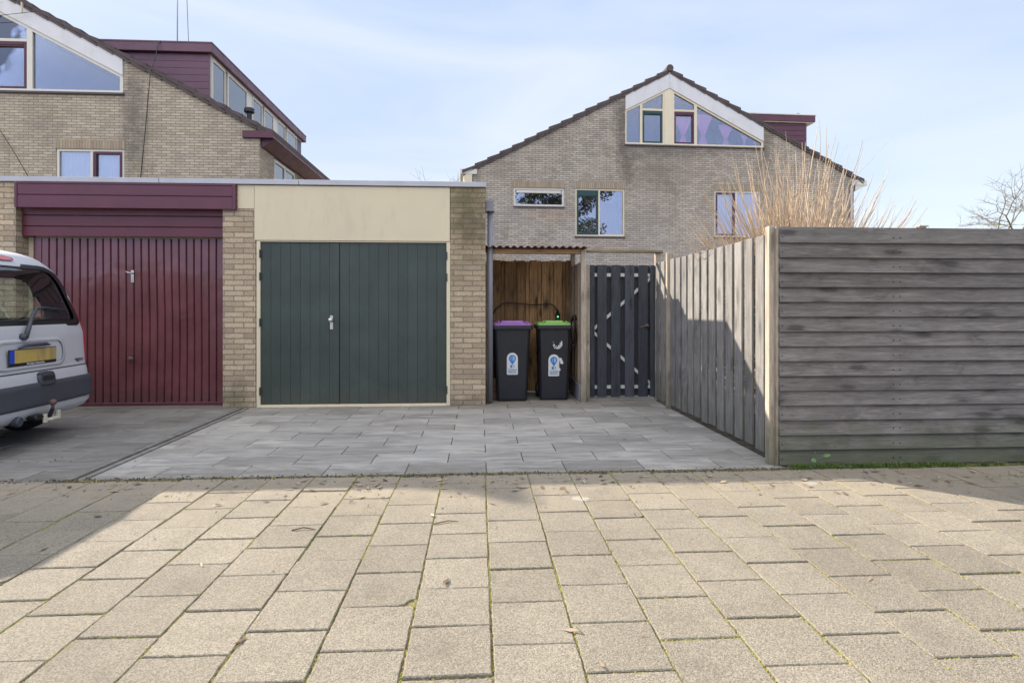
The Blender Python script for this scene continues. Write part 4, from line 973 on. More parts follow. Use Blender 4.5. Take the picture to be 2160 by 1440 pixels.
    def curtain(uc, w_, zt_, zb_, yy=.085):
        n, mrow = 26, 16; vs = []; tie = .28
        for j in range(mrow+1):
            f = j/mrow; z = zb_+(zt_-zb_)*f
            ww = (w_*(.20+.35*((tie-f)/tie)**.8) if f < tie else w_*(.20+.80*min(1, ((f-tie)/(.85-tie)))**1.2))
            for i in range(n+1):
                q = i/n-.5; vs.append((uc+q*ww, yy+.018*math.sin(i*2.1+.6*j*.2), z))
        cur.add(vs, [(j*(n+1)+i, j*(n+1)+i+1, (j+1)*(n+1)+i+1, (j+1)*(n+1)+i) for j in range(mrow) for i in range(n)], .5)
    for (pc, pw, pt) in gw.get('curtains', []):
        uc = Hp(pc, 250)[0]; w_ = pw*17.7/1200; curtain(uc, w_, Hp(pc, pt)[1], zs_+.05)
    if cur.v: obj('curtain', cur, 'curtain_pink', gwp, smooth=True)
    sl_ = MB().box(uL-.02, uR+.03, -.05, .03, zs_-.05, zs_-.003, ch=.004); obj('sill', sl_, 'sill', gwp)
    # casement windows
    for w_ in wins:
        l, r_, bo, to = w_['rect']; q = .06; fr_ = MB(); Y0, Y1 = .02, .08
        fr_.box(l, l+q, Y0, Y1, bo, to, ch=.004); fr_.box(r_-q, r_, Y0, Y1, bo, to, ch=.004); fr_.box(l+q, r_-q, Y0, Y1, bo, bo+q, ch=.004); fr_.box(l+q, r_-q, Y0, Y1, to-q, to, ch=.004)
        mids = [Hp(p, 450)[0] for p in w_.get('mid', [])]
        for mm in mids: fr_.box(mm-.03, mm+.03, Y0+.001, Y1-.001, bo+q, to-q, ch=.004)
        wp = obj('window', fr_, w_['frame'], t)
        obj('pane', MB().box(l+q*.5, r_-q*.5, .055, .060, bo+q*.5, to-q*.5, .5), w_.get('glass', 'glass_dark'), wp)
        obj('sill', MB().box(l-.01, r_+.01, -.035, .05, bo-.045, bo-.002, ch=.004), 'sill', wp)
        obj('lintel', MB().box(l-.02, r_+.02, -.006, .03, to+.003, to+.20), 'soldier', wp)
        for (pa, pb, mt, head) in w_.get('sash', []):
            a, b = Hp(pa, 450)[0], Hp(pb, 450)[0]; sb = MB(); z0, z1 = bo+q*.9, to-q*.9; k = .055
            sb.box(a, a+k, .005, .05, z0, z1, ch=.004); sb.box(b-k, b, .005, .05, z0, z1, ch=.004); sb.box(a+k, b-k, .005, .05, z0, z0+k, ch=.004); sb.box(a+k, b-k, .005, .05, z1-head, z1, ch=.004)
            obj('sash', sb, mt, wp)
        rmm = MB(); rmm.box(l-.05, r_+.05, .14 if w_['inside'] != 'room' else .85, .16 if w_['inside'] != 'room' else .87, bo-.1, to+.1, .5)
        if w_['inside'] != 'room':
            rmm = MB(); n = 60; vs = []
            for z in (bo, to): vs += [(l+(r_-l)*i/n, .15+.018*math.sin(i*1.7)+.01*math.sin(i*.6), z) for i in range(n+1)]
            rmm.add(vs, [(i, i+1, i+n+2, i+n+1) for i in range(n)], .5)
        obj('curtain' if w_['inside'] != 'room' else 'room_backing', rmm, w_['inside'], wp, smooth=w_['inside'] != 'room')
        if w_.get('blind'): obj('blind', MB().box(l+.09, r_-.09, .03, .052, to-q-.10, to-q-.02, ch=.01).box(l+.09, r_-.09, .035, .05, to-q-.02, to-q), 'offwhite', wp)
        if w_.get('bar'):
            zb2 = Hp(w_['l'], w_['bar'])[1]; obj('blind_rail', MB().box(mids[0]+.04, r_-.08, .07, .09, zb2-.012, zb2+.012), 'curtain_white', wp)
    return t, Hp
LO = (-10.90, 13.62)
left, HL = house('brick_house', 'nearer yellow brick gabled house with plum dormer rising behind the garages on the left', LO, 0., 'brick_left', 0, 0, 17.5, dict(
    gable=dict(l=None, r=260, sill=197, drop=.42, mull=[(-70, -62), (57, 69)], transom=(30, 85), tr=[(-62, 57)], sash=[(-61, 56, 'purple_sash')]),
    windows=[dict(l=118, r=262, t=313, b=402, frame='offwhite', mid=[192], sash=[(197, 257, 'purple_sash', .06)], inside='curtain_white', glass='glass')],
    side=[(.95, 2.55)]))
# eaves, side strip and dormer of the left house come first, while its sizes hold
def gutter(t, sgn, mat, soff, y0=-.06, y1=17.5, w0=5.72, w1=6.45, zt_=5.50, hh=.21):
    g_ = MB(); a, b = sorted((sgn*w0, sgn*w1)); g_.box(a, b, y0, y1, zt_-hh, zt_, ch=.006)
    return obj('gutter', g_, mat, t)
gutter(left, 1, 'purple', 0, w0=WH-.38, w1=WH+.32, zt_=5.36, hh=.16)
obj('soffit', MB().prism([(WH, 5.02), (WH+.06, 5.02), (WH+.30, 5.198), (WH, 5.198)], .06, 17.4), 'purple', left)
# side window strip of the left house
sp_ = MB().box(WH-.02, WH-.002, .96, 2.54, 4.98, 5.2); obj('side_panel', sp_, 'red', left)
wf = MB()
for a, b in ((.95, 1.02), (1.7, 1.78), (2.48, 2.55)): wf.box(WH-.05, WH-.004, a, b, 2.8, 4.98, ch=.004)
wf.box(WH-.049, WH-.003, 1.02, 2.48, 4.90, 4.975); wf.box(WH-.049, WH-.003, 1.02, 2.48, 2.8, 2.88)
wo = obj('side_window', wf, 'offwhite', left); obj('pane', MB().box(WH-.035, WH-.03, 1.0, 2.5, 2.85, 4.92, .5), 'glass', wo); obj('room_backing', MB().box(WH-.4, WH-.38, .9, 2.6, 2.7, 5.2, .5), 'room', wo)
# dormer on the left house
ud, yd0, yd1 = 4.21, .95, 8.45; zt_ = 7.80
dm = obj('dormer', MB().prism([(ud-.05, roofz(ud)-.1), (ud-.05, zt_-.25), (1.2, zt_-.25), (1.2, roofz(1.2)-.1)], yd0+.02, yd1-.02), 'room', left)
ck = MB(); z = roofz(ud)-.05; i = 0
while z < zt_-.26:
    z1 = min(z+.168, zt_-.25); ck.prism([(1.0, z), (ud, z), (ud, z1-.008), (1.0, z1-.008)], yd0-.004+0, yd0+.018); z += .168
ck.box(ud-.01, ud+.018, yd0-.012, yd0+.02, roofz(ud)-.05, zt_-.25)
obj('dormer_cladding', ck, 'plum_faded', dm)
fa = MB().box(.6, ud+.10, yd0-.10, yd1+.1, zt_-.24, zt_, ch=.006).box(.6, ud+.11, yd0-.11, yd1+.11, zt_-.028, zt_+.006)
obj('dormer_fascia', fa, 'plum_faded', dm)
XD = LO[0]+ud
def ly(px): return onX(px, XD)[0]-LO[1]
for (a, b, c_) in ((447, 475, 'curtain_white'), (480, 521, 'curtain_white'), (532, 553, 'room'), (557, 577, 'curtain_white'), (585, 601, 'room'), (604.5, 626, 'curtain_white')):
    ya, yb = ly(a), ly(b); q = .05; zz0, zz1 = roofz(ud)+.02, 7.52; f_ = MB()
    f_.box(ud-.05, ud+.012, ya, ya+q, zz0, zz1, ch=.004); f_.box(ud-.05, ud+.012, yb-q, yb, zz0, zz1, ch=.004); f_.box(ud-.05, ud+.012, ya+q, yb-q, zz1-.08, zz1, ch=.004); f_.box(ud-.05, ud+.012, ya+q, yb-q, zz0, zz0+q, ch=.004)
    dw = obj('dormer_window', f_, 'offwhite', left)
    obj('pane', MB().box(ud-.012, ud-.008, ya+q*.5, yb-q*.5, zz0+q*.5, zz1-.04, .5), 'glass', dw)
    obj('curtain', MB().box(ud-.045, ud-.04, ya+q, yb-q, zz0+.02, zz1-.05, .5), c_, dw)
obj('dormer_face', MB().box(ud-.048, ud-.003, yd0+.03, yd1-.03, zt_-.28, zt_-.242).box(ud-.046, ud-.002, ly(521)+.01, ly(532)-.01, 6.2, zt_-.25).box(ud-.046, ud-.002, ly(577)+.01, ly(585)-.01, 6.2, zt_-.25).box(ud-.046, ud-.002, yd0+.03, ly(447)-.01, 6.2, zt_-.25), 'offwhite', dm)

WH, ZR = 6.1, 8.57
right, HR = house('brick_house', 'farther grey brown brick gabled house with pink curtains in its gable behind the gate', (5.92, 17.385), R(1.9), 'brick_right', 0, 0, 10.5, dict(
    gable=dict(l=1319, r=1610, sill=312, drop=.50, mull=[(1349.5, 1355), (1397.5, 1401), (1419, 1422), (1464, 1470)], transom=(1376, 232), tr=[(1355, 1398), (1422, 1464)],
        sash=[(1355.5, 1397.5, 'green_sash'), (1422, 1463.5, 'purple_sash')], panel=(1401, 1419), curtains=[(1443, 34, 245), (1485, 38, 240), (1533, 30, 262), (1573, 16, 280)]),
    windows=[dict(l=1083, r=1190, t=395, b=436, frame='offwhite', inside='room', blind=True),
             dict(l=1213.5, r=1318, t=397, b=499, frame='cream', mid=[1264], sash=[(1217, 1262, 'green_sash', .18)], inside='room', bar=416),
             dict(l=1507, r=1605, t=402, b=501, frame='offwhite', mid=[1553], sash=[(1510, 1551, 'purple_sash', .05)], inside='curtain_white')]))
# eaves and gutters
gutter(right, -1, 'offwhite', 0, y0=-.05, y1=10.5, w0=5.98, w1=6.48, zt_=5.42, hh=.16)
obj('soffit', MB().prism([(-6.42, 5.26), (-6.12, 5.26), (-6.12, 4.90), (-6.3, 4.90)], -.04, 10.4), 'cream', right)
gutter(right, 1, 'offwhite', 0, y0=-.05, y1=10.5, w0=6.02, w1=6.52, zt_=5.34, hh=.17)
obj('soffit', MB().prism([(6.12, 5.165), (6.48, 5.165), (6.12, 4.98)], -.04, 10.4), 'offwhite', right)
obj('downpipe', MB().tube([(5.98, -.05, 0), (5.98, -.05, 5.1), (6.15, -.05, 5.3)], .04, 10), 'zinc', right, smooth=True)
# vent cowl, aerial, cables
vx = onY(526, 13.9)[0]-LO[0]; vz = zat(262, onY(526, 13.9)[1])
obj('vent_pipe', MB().lathe([(.055, -.3), (.055, .10), (.10, .105), (.115, .12), (.115, .20), (.10, .215), (.0, .22)], (vx, .28, vz+.16), (0, 0, 1), 16), 'black', left, smooth=False)
axp = onY(374, 15.5)[0]; tag(obj('aerial_mast', MB().tube([(axp, 15.5, 7.79), (axp+.01, 15.5, 11.5)], .014, 6), 'zinc', smooth=True), 'thin straight aerial mast standing on the plum dormer roof', 'aerial')
ax2 = onY(400, 15.5)[0]; tag(obj('aerial_wire', MB().tube([(ax2, 15.5, 7.79), (ax2-.03, 15.5, 8.3), (ax2-.07, 15.5, 9.4), (ax2-.13, 15.5, 11.5)], .007, 5), 'dark_metal', smooth=True), 'slack aerial wire rising beside the mast on the dormer roof', 'wire')
cpts = [XZ(px, py, Yq)[0:1]+(Yq,)+XZ(px, py, Yq)[1:] for px, py, Yq in ((339, 87, 14.46), (334, 92, 14.42), (326, 128, 14.35), (318, 148, 13.50), (313, 200, 13.56), (307, 270, 13.57), (301, 330, 13.57), (295, 392, 13.57))]
tag(obj('wall_cable', MB().tube(cpts, .010, 6), 'black', smooth=True), 'black cable hanging from the plum dormer down the yellow brick gable', 'cable')
cpts = [XZ(px, py, 13.57)[0:1]+(13.57,)+XZ(px, py, 13.57)[1:] for px, py in ((-40, 225), (0, 275), (28, 318), (67, 385))]
tag(obj('wall_cable', MB().tube(cpts, .007, 6), 'black', smooth=True), 'short thin cable slanting across the brick below the left edge window', 'cable')
bx, bz = XZ(44.5, 27, 13.5); bt_ = thing('wire_bracket', 'small cream bracket with a thin wire on the white gable fascia', 'bracket', (bx, 13.5, bz))
obj('arm', MB().box(bx-.008, bx+.008, 13.5, 13.55, bz-.0, bz+.24), 'cream', bt_, True)
cpts = [XZ(px, py, 13.5)[0:1]+(13.5,)+XZ(px, py, 13.5)[1:] for px, py in ((-60, 37), (0, 33), (45, 28), (78, 24))]
obj('wire', MB().tube(cpts, .006, 5), 'black', bt_, True)
# dormer on the right house
u2, ya, yb, zt2_ = 5.36, 1.35, 8.5, 7.82
dm = obj('dormer', MB().prism([(1.5, roofz(1.5)-.1), (u2-.03, roofz(u2)-.1), (u2-.03, zt2_-.24), (1.5, zt2_-.24)], ya+.02, yb), 'purple', right)
ck = MB(); z = roofz(u2)
while z < zt2_-.26:
    z1 = min(z+.168, zt2_-.25); ck.prism([(1.4, z), (u2, z), (u2, z1-.010), (1.4, z1-.010)], ya-.004, ya+.018); z += .168
obj('dormer_cladding', ck, 'purple', dm)
obj('dormer_fascia', MB().box(1.2, u2+.26, ya-.10, yb+.1, zt2_-.22, zt2_-.012, ch=.005), 'purple', dm)
obj('dormer_soffit', MB().box(1.2, u2+.22, ya-.07, yb+.05, zt2_-.25, zt2_-.222), 'cream', dm)
obj('dormer_trim', MB().box(1.1, u2+.28, ya-.12, yb+.12, zt2_-.011, zt2_+.03, ch=.004), 'offwhite', dm)
MAT['solar'] = paint('blue_grey_panel', (.16, .19, .25), .25, .1, 20, metal=.3)
for (pa, pm, pb, lab) in ((1577, 1590, 1601, 'left solar panel half hidden by the roof verge on the far house dormer'), (1655, 1686, 1699, 'right solar panel standing free on the far house dormer roof')):
    Yp = 19.2; a, b, mm_ = onY(pa, Yp)[0], onY(pb, Yp)[0], onY(pm, Yp)[0]; zz = zt2_+.03; hh = .155
    sp_ = thing('solar_panel', lab, 'solar panel', ((a+b)/2, Yp, zz), 0, 'solar panels on the dormer roof')
    obj('panel', MB().prism([(a, zz), (mm_, zz+hh), (mm_, zz+hh+.03), (a, zz+.03)], Yp, Yp+1.6), 'solar', sp_, True)
    obj('mount', MB().prism([(a+.02, zz-.005), (b, zz-.005), (b-.05, zz+hh-.01), (mm_, zz+hh-.01)], Yp+.03, Yp+1.55), 'zinc', sp_, True)

# ------------------------------------------------------------------ the van
MAT['silver'] = paint('silver_paint', (.56, .57, .60), .36, .01, .8, .0, coat=.0, metal=.25)
MAT['van_band'] = paint('dark_bumper', (.045, .05, .062), .5, .08, 4, .1)
MAT['tyre'] = paint('tyre', (.012, .012, .012), .85, .2, 30)
MAT['lamp_red'] = N('red_lamp').fin((.42, .008, .012), .12, Coat_Weight=1.)
MAT['lamp_orange'] = N('orange_lamp').fin((.60, .10, .02), .15, Coat_Weight=1.)
MAT['seam'] = paint('panel_seam', (.03, .03, .035), .7)
MAT['interior'] = paint('van_interior', (.30, .31, .30), .8)
MAT['seat'] = paint('van_seat', (.10, .11, .12), .9)
m = N('blurred_number_plate'); x, y, z = m.xyz()
c = m.mix(m.map(m.noise(14, 1, .5, m.scaled(1, 1, .25)), .42, .66), (.50, .355, .10), (.34, .26, .11)); MAT['plate_yellow'] = m.fin(c, .4)
MAT['plate_blue'] = paint('plate_blue_strip', (.02, .06, .42), .4)
MAT['beige'] = paint('beige_plastic', (.52, .48, .38), .6)
V = thing('van', 'silver compact van with a dark bumper parked at the left before the red garage door', 'van', (-3.93, 5.30, 0), R(2.0)); V.scale = (1, 1.04, 1.03)
def interp(tab, z):
    if z <= tab[0][0]: return tab[0][1]
    for (a, va), (b, vb) in zip(tab[:-1], tab[1:]):
        if z <= b:
            f = (z-a)/(b-a); return va+(vb-va)*f
    return tab[-1][1]
TR = [(.20, -.16), (.23, -.06), (.27, -.02), (.36, .0), (.52, .0), (.60, -.015), (.66, -.035), (.95, -.06), (1.02, -.075), (1.3, -.16), (1.52, -.245), (1.60, -.30), (1.66, -.36), (1.70, -.45), (1.725, -.58), (1.74, -.75)]
TF = [(.20, -3.7), (.3, -3.93), (.6, -3.96), (.8, -3.85), (.95, -3.6), (1.02, -3.1), (1.3, -2.75), (1.55, -2.35), (1.70, -2.1), (1.74, -1.9)]
TW = [(.20, .74), (.27, .80), (.36, .825), (.60, .83), (.95, .83), (1.02, .815), (1.3, .775), (1.5, .725), (1.58, .697), (1.64, .66), (1.69, .60), (1.72, .52), (1.74, .38)]
TRD = [(.2, .18), (.6, .14), (1.0, .12), (1.5, .14), (1.74, .26)]
BOW = .045
def rx(y, z):
    w_, r_, x0 = interp(TW, z), interp(TRD, z), interp(TR, z); ay = min(abs(y), w_-1e-4); x = x0-BOW*y*y
    if ay > w_-r_: x -= r_-math.sqrt(max(r_*r_-(ay-(w_-r_))**2, 0))
    return x
def outline(z, inset=0.):
    w_, r_, x1 = interp(TW, z), interp(TRD, z), interp(TF, z); pts = []
    n = 44
    for i in range(n+1):            # across the rear, dense in the corners
        f = -1+2*i/n; yy = w_*math.copysign(abs(f)**.9, f) if abs(f) < 1 else w_*f
        yy = w_*math.sin(f*math.pi/2*.999)
        s_ = 1-inset/w_; pts.append((rx(yy, z)-inset, yy*s_))
    xs_c = rx(w_, z); wi = w_-inset
    ns = 40
    for i in range(1, ns): pts.append((xs_c+(x1+.25-xs_c)*i/ns-inset*(1-2*i/ns), wi))
    for i in range(9):
        a = math.pi/2+math.pi/2*i/8; pts.append((x1+.25+.25*math.cos(a), wi-.25+.25*math.sin(a)))
    for i in range(9):
        a = math.pi+math.pi/2*i/8; pts.append((x1+.25+.25*math.cos(a), -wi+.25+.25*math.sin(a)))
    for i in range(ns-1, 0, -1): pts.append((xs_c+(x1+.25-xs_c)*i/ns-inset*(1-2*i/ns), -wi))
    return pts
def inpoly(p, poly):
    r_ = False; n = len(poly)
    for i in range(n):
        (x1, y1), (x2, y2) = poly[i], poly[(i+1) % n]
        if (y1 > p[1]) != (y2 > p[1]) and p[0] < (x2-x1)*(p[1]-y1)/(y2-y1)+x1: r_ = not r_
    return r_
def rounded(poly, r, n=5):
    out = []; k = len(poly)
    for i in range(k):
        p0, p1, p2 = Vector(poly[i-1]), Vector(poly[i]), Vector(poly[(i+1) % k]); rad = r[i] if isinstance(r, (list, tuple)) else r
        a, b = p1+(p0-p1).normalized()*rad, p1+(p2-p1).normalized()*rad
        for j in range(n+1):
            t_ = j/n; out.append(tuple(a*(1-t_)**2+p1*2*t_*(1-t_)+b*t_**2))
    return out
WB = rounded([(-.74, 1.025), (.74, 1.025), (.625, 1.585), (-.625, 1.585)], [.10, .10, .20, .20])     # black border, outer
WG = rounded([(-.665, 1.075), (.665, 1.075), (.56, 1.545), (-.56, 1.545)], [.08, .08, .16, .16])
SW = [rounded([(-.42, 1.08), (-1.25, 1.06), (-1.25, 1.52), (-.62, 1.50)], .10), rounded([(-1.40, 1.06), (-2.55, 1.04), (-2.30, 1.50), (-1.40, 1.54)], .10)]
zz_ = sorted(set([round(.20+.02*i, 3) for i in range(77)]+[1.735, 1.74])); zz_ = [z for z in zz_ if z <= 1.741]
def hull(inset, c):
    mb = MB(); vs = []; N_ = None
    for z in zz_:
        o_ = outline(z, inset); N_ = len(o_); vs += [(p[0], p[1], z-(inset if z > 1.6 else 0)) for p in o_]
    fs = []
    for j in range(len(zz_)-1):
        for i in range(N_):
            q = (j*N_+i, j*N_+(i+1) % N_, (j+1)*N_+(i+1) % N_, (j+1)*N_+i)
            cx_, cy_, cz_ = (sum(vs[k][a] for k in q)/4 for a in range(3))
            if cx_ > -.5 and abs(cy_) < .72 and i < 44 and inpoly((cy_, cz_), WG2): continue
            if i >= 44 and any(inpoly((cx_, cz_), s_) for s_ in SW2): continue
            if 3.2 > 0 and cz_ < .62 and (math.hypot(cx_+.68, cz_-.30) < .345 or math.hypot(cx_+3.25, cz_-.30) < .345) and abs(cy_) > .6: continue
            fs.append(q)
    t0 = (len(zz_)-1)*N_; fs.append(tuple(t0+i for i in range(N_)))
    mb.add(vs, fs, c); return mb
def shrink(poly, k):
    cx_ = sum(p[0] for p in poly)/len(poly); cy_ = sum(p[1] for p in poly)/len(poly); return [(cx_+(p[0]-cx_)*k, cy_+(p[1]-cy_)*k) for p in poly]
WG2 = shrink(WB, .94); SW2 = [shrink(s_, .97) for s_ in SW]
obj('body', hull(0, .5), 'silver', V, smooth=True)
obj('cabin_lining', hull(.035, .5), 'interior', V, smooth=True)
obj('floor', MB().box(-3.6, -.12, -.70, .70, .26, .30, .5).box(-2.9, -.2, -.66, .66, .30, .62, .5) if 0 else MB().box(-3.6, -.12, -.66, .66, .28, .32, .5), 'interior', V)
def patch(poly, off, th=.004, rings=8, c=.5, fx=None, closed=True):
    """a skin over the rear face following its curvature, at off outside it"""
    cx_ = sum(p[0] for p in poly)/len(poly); cz_ = sum(p[1] for p in poly)/len(poly); n = len(poly); mb = MB(); vs = [(rx(cx_, cz_)+off, cx_, cz_)]
    for k in range(1, rings+1):
        for p in poly:
            y_, z_ = cx_+(p[0]-cx_)*k/rings, cz_+(p[1]-cz_)*k/rings; vs.append((rx(y_, z_)+off, y_, z_))
    fs = [(0, 1+i, 1+(i+1) % n) for i in range(n)]
    for k in range(rings-1): fs += [(1+k*n+i, 1+(k+1)*n+i, 1+(k+1)*n+(i+1) % n, 1+k*n+(i+1) % n) for i in range(n)]
    b0 = len(vs); last = 1+(rings-1)*n
    for p in poly: vs.append((rx(p[0], p[1])+off-th-.002, p[0], p[1]))
    fs += [(last+i, b0+i, b0+(i+1) % n, last+(i+1) % n) for i in range(n)]
    return mb.add(vs, fs, c)
def ringp(outer, inner, off, th=.004, c=.5):
    n = len(outer); mb = MB(); vs = []
    for f in (0, .5, 1):
        for a, b in zip(outer, inner):
            y_, z_ = a[0]+(b[0]-a[0])*f, a[1]+(b[1]-a[1])*f; vs.append((rx(y_, z_)+off, y_, z_))
    b0 = len(vs)
    for a in outer: vs.append((rx(*a)+off-th-.003, a[0], a[1]))
    fs = [(k*n+i, k*n+(i+1) % n, (k+1)*n+(i+1) % n, (k+1)*n+i) for k in range(2) for i in range(n)]+[(i, b0+i, b0+(i+1) % n, (i+1) % n) for i in range(n)]
    return mb.add(vs, fs, c)
rw = obj('rear_window', ringp(WB, WG, .006), 'black', V, smooth=True)
obj('pane', patch(WG, .004, .001), 'van_glass', rw, smooth=True)
for sgn in (-1, 1):
    for s_ in SW:
        inn = shrink(s_, .90); n = len(s_); mb = MB(); sy = lambda z: sgn*(interp(TW, z)+.004)
        mb.add([(p[0], sy(p[1]), p[1]) for p in s_]+[(p[0], sy(p[1]), p[1]) for p in inn], [(i, (i+1) % n, (i+1) % n+n, i+n) for i in range(n)], .5)
        so_ = obj('side_window', mb, 'black', V); mb = MB().add([(p[0], sgn*(interp(TW, p[1])+.002), p[1]) for p in inn], [tuple(range(n))], .5); obj('pane', mb, 'van_glass', so_)
# seats
for yy in (-.42, 0, .42):
    mb = MB(); mb.box(-1.15, -1.0, yy-.19, yy+.19, .55, 1.14, ch=.04); mb.box(-1.13, -1.05, yy-.11, yy+.11, 1.16, 1.33, ch=.03); mb.box(-1.6, -1.1, yy-.19, yy+.19, .42, .56, ch=.03); obj('seat', mb, 'seat', V)
obj('parcel_shelf', MB().box(-.98, -.2, -.62, .62, .93, .95, ch=.004), 'seat', V)
# seams, bands, bumper
def strip(y0, y1, z, h_, off, mat, name, par, zf=None, n=40):
    mb = MB(); vs = []
    for (zz, oo) in ((z-h_/2, off-.012), (z-h_/2, off), (z+h_/2, off), (z+h_/2, off-.012)):
        vs += [(rx(y0+(y1-y0)*i/n, zz)+oo, y0+(y1-y0)*i/n, zz) for i in range(n+1)]
    m_ = n+1; fs = [(k*m_+i, k*m_+i+1, (k+1)*m_+i+1, (k+1)*m_+i) for k in range(3) for i in range(n)]
    return obj(name, mb.add(vs, fs, .5), mat, par, smooth=False)
strip(-.80, .80, .642, .010, .002, 'seam', 'tailgate_seam', V)
bp = MB(); n = 60; prof = [(.545, .002), (.54, .018), (.50, .024), (.40, .024), (.372, .034), (.352, .036), (.342, .026), (.335, .004)]; vs = []
for z, o_ in prof:
    w_ = interp(TW, z)
    for i in range(n+1):
        yy = math.sin((-1+2*i/n)*math.pi/2*.999)*w_; s_ = (w_+o_)/w_; vs.append((rx(yy, z)+o_, yy*s_, z))
    # wrap along the side a little
m_ = n+1; fs = [(k*m_+i, k*m_+i+1, (k+1)*m_+i+1, (k+1)*m_+i) for k in range(len(prof)-1) for i in range(n)]
bump_ = obj('bumper', bp.add(vs, fs, .5), 'van_band', V, smooth=True)
obj('lower_bumper', (lambda mb: mb.add([(rx(math.sin((-1+2*i/n)*math.pi/2*.999)*interp(TW, z), z)+o_, math.sin((-1+2*i/n)*math.pi/2*.999)*(interp(TW, z)+o_), z) for z, o_ in ((.338, .020), (.30, .026), (.25, .020), (.225, .005)) for i in range(n+1)],
    [(k*m_+i, k*m_+i+1, (k+1)*m_+i+1, (k+1)*m_+i) for k in range(3) for i in range(n)], .5))(MB()), 'silver', V, smooth=True)
for sgn in (-1, 1):                                    # side rubbing strips carry the band round
    obj('side_strip', MB().box(-2.85, -1.1, sgn*.828, sgn*.845, .34, .54, ch=.006), 'van_band', V)
hd_ = obj('tailgate_handle', patch(rounded([(.03, .515), (.20, .515), (.215, .60), (.19, .632), (.05, .632), (.02, .60)], .03), .028, .03), 'van_band', V, smooth=True)
obj('grip', patch(rounded([(.05, .560), (.19, .560), (.18, .595), (.06, .595)], .012), .034, .004), 'black', hd_)
# plate recess rim, plate and its holder
RO = rounded([(-.40, .675), (.42, .675), (.42, .925), (-.40, .925)], .11); RI = rounded([(-.375, .70), (.395, .70), (.395, .90), (-.375, .90)], .09)
obj('plate_recess', ringp(RO, RI, .012, .014), 'silver', V, smooth=True)
PYc, PZc = .01, .782; tilt = R(-4)
xp = rx(0, .78)+.010
holder = obj('number_plate', MB().box(xp, xp+.008, PYc-.275, PYc+.275, PZc-.078, PZc+.062, ch=.003), 'black', V)
obj('yellow_field', MB().box(xp+.009, xp+.0105, PYc-.215, PYc+.268, PZc-.052, PZc+.056, .5), 'plate_yellow', holder)
obj('blue_strip', MB().box(xp+.009, xp+.0105, PYc-.268, PYc-.216, PZc-.052, PZc+.056, .5), 'plate_blue', holder)
fm = Matrix.Translation((xp+.0092, PYc+.02, PZc-.066)) @ Matrix.Rotation(R(90), 4, 'Z') @ Matrix.Rotation(R(90), 4, 'X'); text_mesh('lettering', 'Van Eulem Automotive', .022, 'sticker', holder, fm, bold=.0005)
obj('plate_light_bar', MB().tube([(xp+.002, PYc-.16, PZc+.070), (xp+.022, PYc-.11, PZc+.092), (xp+.024, PYc+.12, PZc+.092), (xp+.002, PYc+.20, PZc+.080)], [.008, .016, .016, .006], 8), 'van_band', V, smooth=True)
ys_ = .60; fm = Matrix.Translation((rx(ys_, .70)+.006, ys_, .70)) @ Matrix.Rotation(R(82), 4, 'Z') @ Matrix.Rotation(R(90), 4, 'X'); MAT['badge'] = paint('smoked_chrome_badge', (.10, .085, .06), .3, metal=.6); text_mesh('badge_lettering', 'kangoo', .05, 'badge', V, fm, bold=.001)
# lamps
for sgn in (-1, 1):
    lp = [(sgn*.755, .66), (sgn*.822, .66), (sgn*.818, .95), (sgn*.768, 1.24), (sgn*.745, 1.24), (sgn*.765, .95)]
    if sgn < 0: lp = lp[::-1]
    la = obj('tail_lamp', patch(lp, .012, .012, 4), 'lamp_red', V, smooth=False)
    lp = [(sgn*.768, .80), (sgn*.819, .80), (sgn*.817, .90), (sgn*.768, .90)]
    obj('indicator', patch(lp if sgn > 0 else lp[::-1], .0145, .004, 3), 'lamp_orange', la)
bl = patch(rounded([(-.055, 1.612), (.03, 1.606), (.145, 1.611), (.155, 1.640), (.05, 1.652), (-.045, 1.640)], .013), .018, .02)
obj('brake_lamp', bl, 'lamp_red', V, smooth=True)
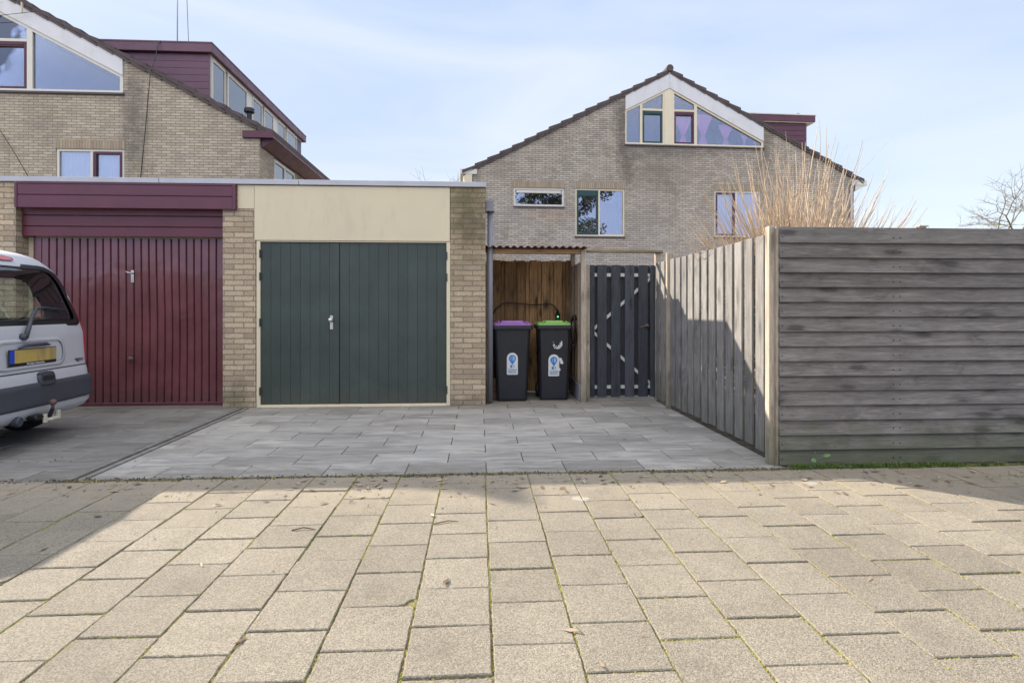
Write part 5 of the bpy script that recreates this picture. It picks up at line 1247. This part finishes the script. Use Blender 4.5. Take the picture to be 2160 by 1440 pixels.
# wiper
wy = [(-.085, .945), (-.03, 1.02), (.05, 1.12), (.13, 1.185), (.22, 1.195), (.50, 1.175)]
obj('wiper', MB().tube([(rx(a, b)+.035, a, b) for a, b in wy], [.022, .019, .015, .013, .010, .006], 8), 'van_band', V, smooth=True)
obj('wiper_pivot', MB().lathe([(.028, 0), (.028, .04), (.018, .05)], (rx(-.085, .945)-.005, -.085, .945), (1, 0, 0), 14), 'van_band', V, smooth=True)
obj('lock_bolt', MB().lathe([(.008, 0), (.006, .02)], (rx(.53, 1.25), .53, 1.25), (1, 0, 0), 8), 'black', V)
# tow bar and its coupling
tw = obj('tow_bar', MB().tube([(-.25, .02, .25), (.02, .02, .245), (.09, .03, .26), (.115, .03, .32)], [.026, .024, .020, .015], 10).box(-.02, .07, -.10, .04, .235, .275, ch=.012), 'dark_metal', V, smooth=False)
obj('tow_ball', MB().lathe([(.005, -.028), (.018, -.024), (.028, -.01), (.029, .005), (.022, .02), (.005, .028)], (.118, .03, .372), (0, 0, 1), 16).tube([(.116, .03, .31), (.118, .03, .36)], .013, 10), 'rust', tw, smooth=True)
obj('coupling_bracket', MB().box(.06, .085, -.015, .02, .20, .275, ch=.004).box(.10, .125, .085, .12, .215, .29, ch=.004).box(.07, .12, .01, .10, .215, .24, ch=.006), 'beige', tw)
obj('socket', MB().lathe([(.035, 0), (.042, .02), (.042, .06), (.036, .07)], (-.04, -.22, .255), (1, .1, -.1), 12), 'van_band', V)
for (wxp, sy) in ((-.66, 1), (-.66, -1), (-3.25, 1), (-3.25, -1)):
    wh = obj('wheel', MB().lathe([(.19, 0), (.255, -.004), (.285, .01), (.300, .035), (.302, .09), (.300, .14), (.285, .168), (.25, .178), (.19, .17)], (wxp, sy*.735-.089, .30), (0, 1, 0), 36), 'tyre', V, smooth=True)
    obj('rim', MB().lathe([(.0, 0), (.05, .0), (.17, .03), (.192, .02), (.192, .16), (.17, .15), (.05, .178), (.0, .178)], (wxp, sy*.735-.089, .30), (0, 1, 0), 24), 'steel', wh)
    obj('wheel_arch', MB().add([(wxp+.36*math.cos(a), sy*.60, .30+.36*math.sin(a)) for a in [math.pi*i/12 for i in range(13)]]+[(wxp+.36*math.cos(a), sy*.815, .30+.36*math.sin(a)) for a in [math.pi*i/12 for i in range(13)]], [(i, i+1, i+14, i+13) for i in range(12)], .5), 'black', V)
obj('underbody', MB().box(-3.7, -.25, -.58, .58, .20, .28, ch=.02).tube([(-.9, -.3, .2), (-.2, -.3, .24)], .08, 10), 'black', V)
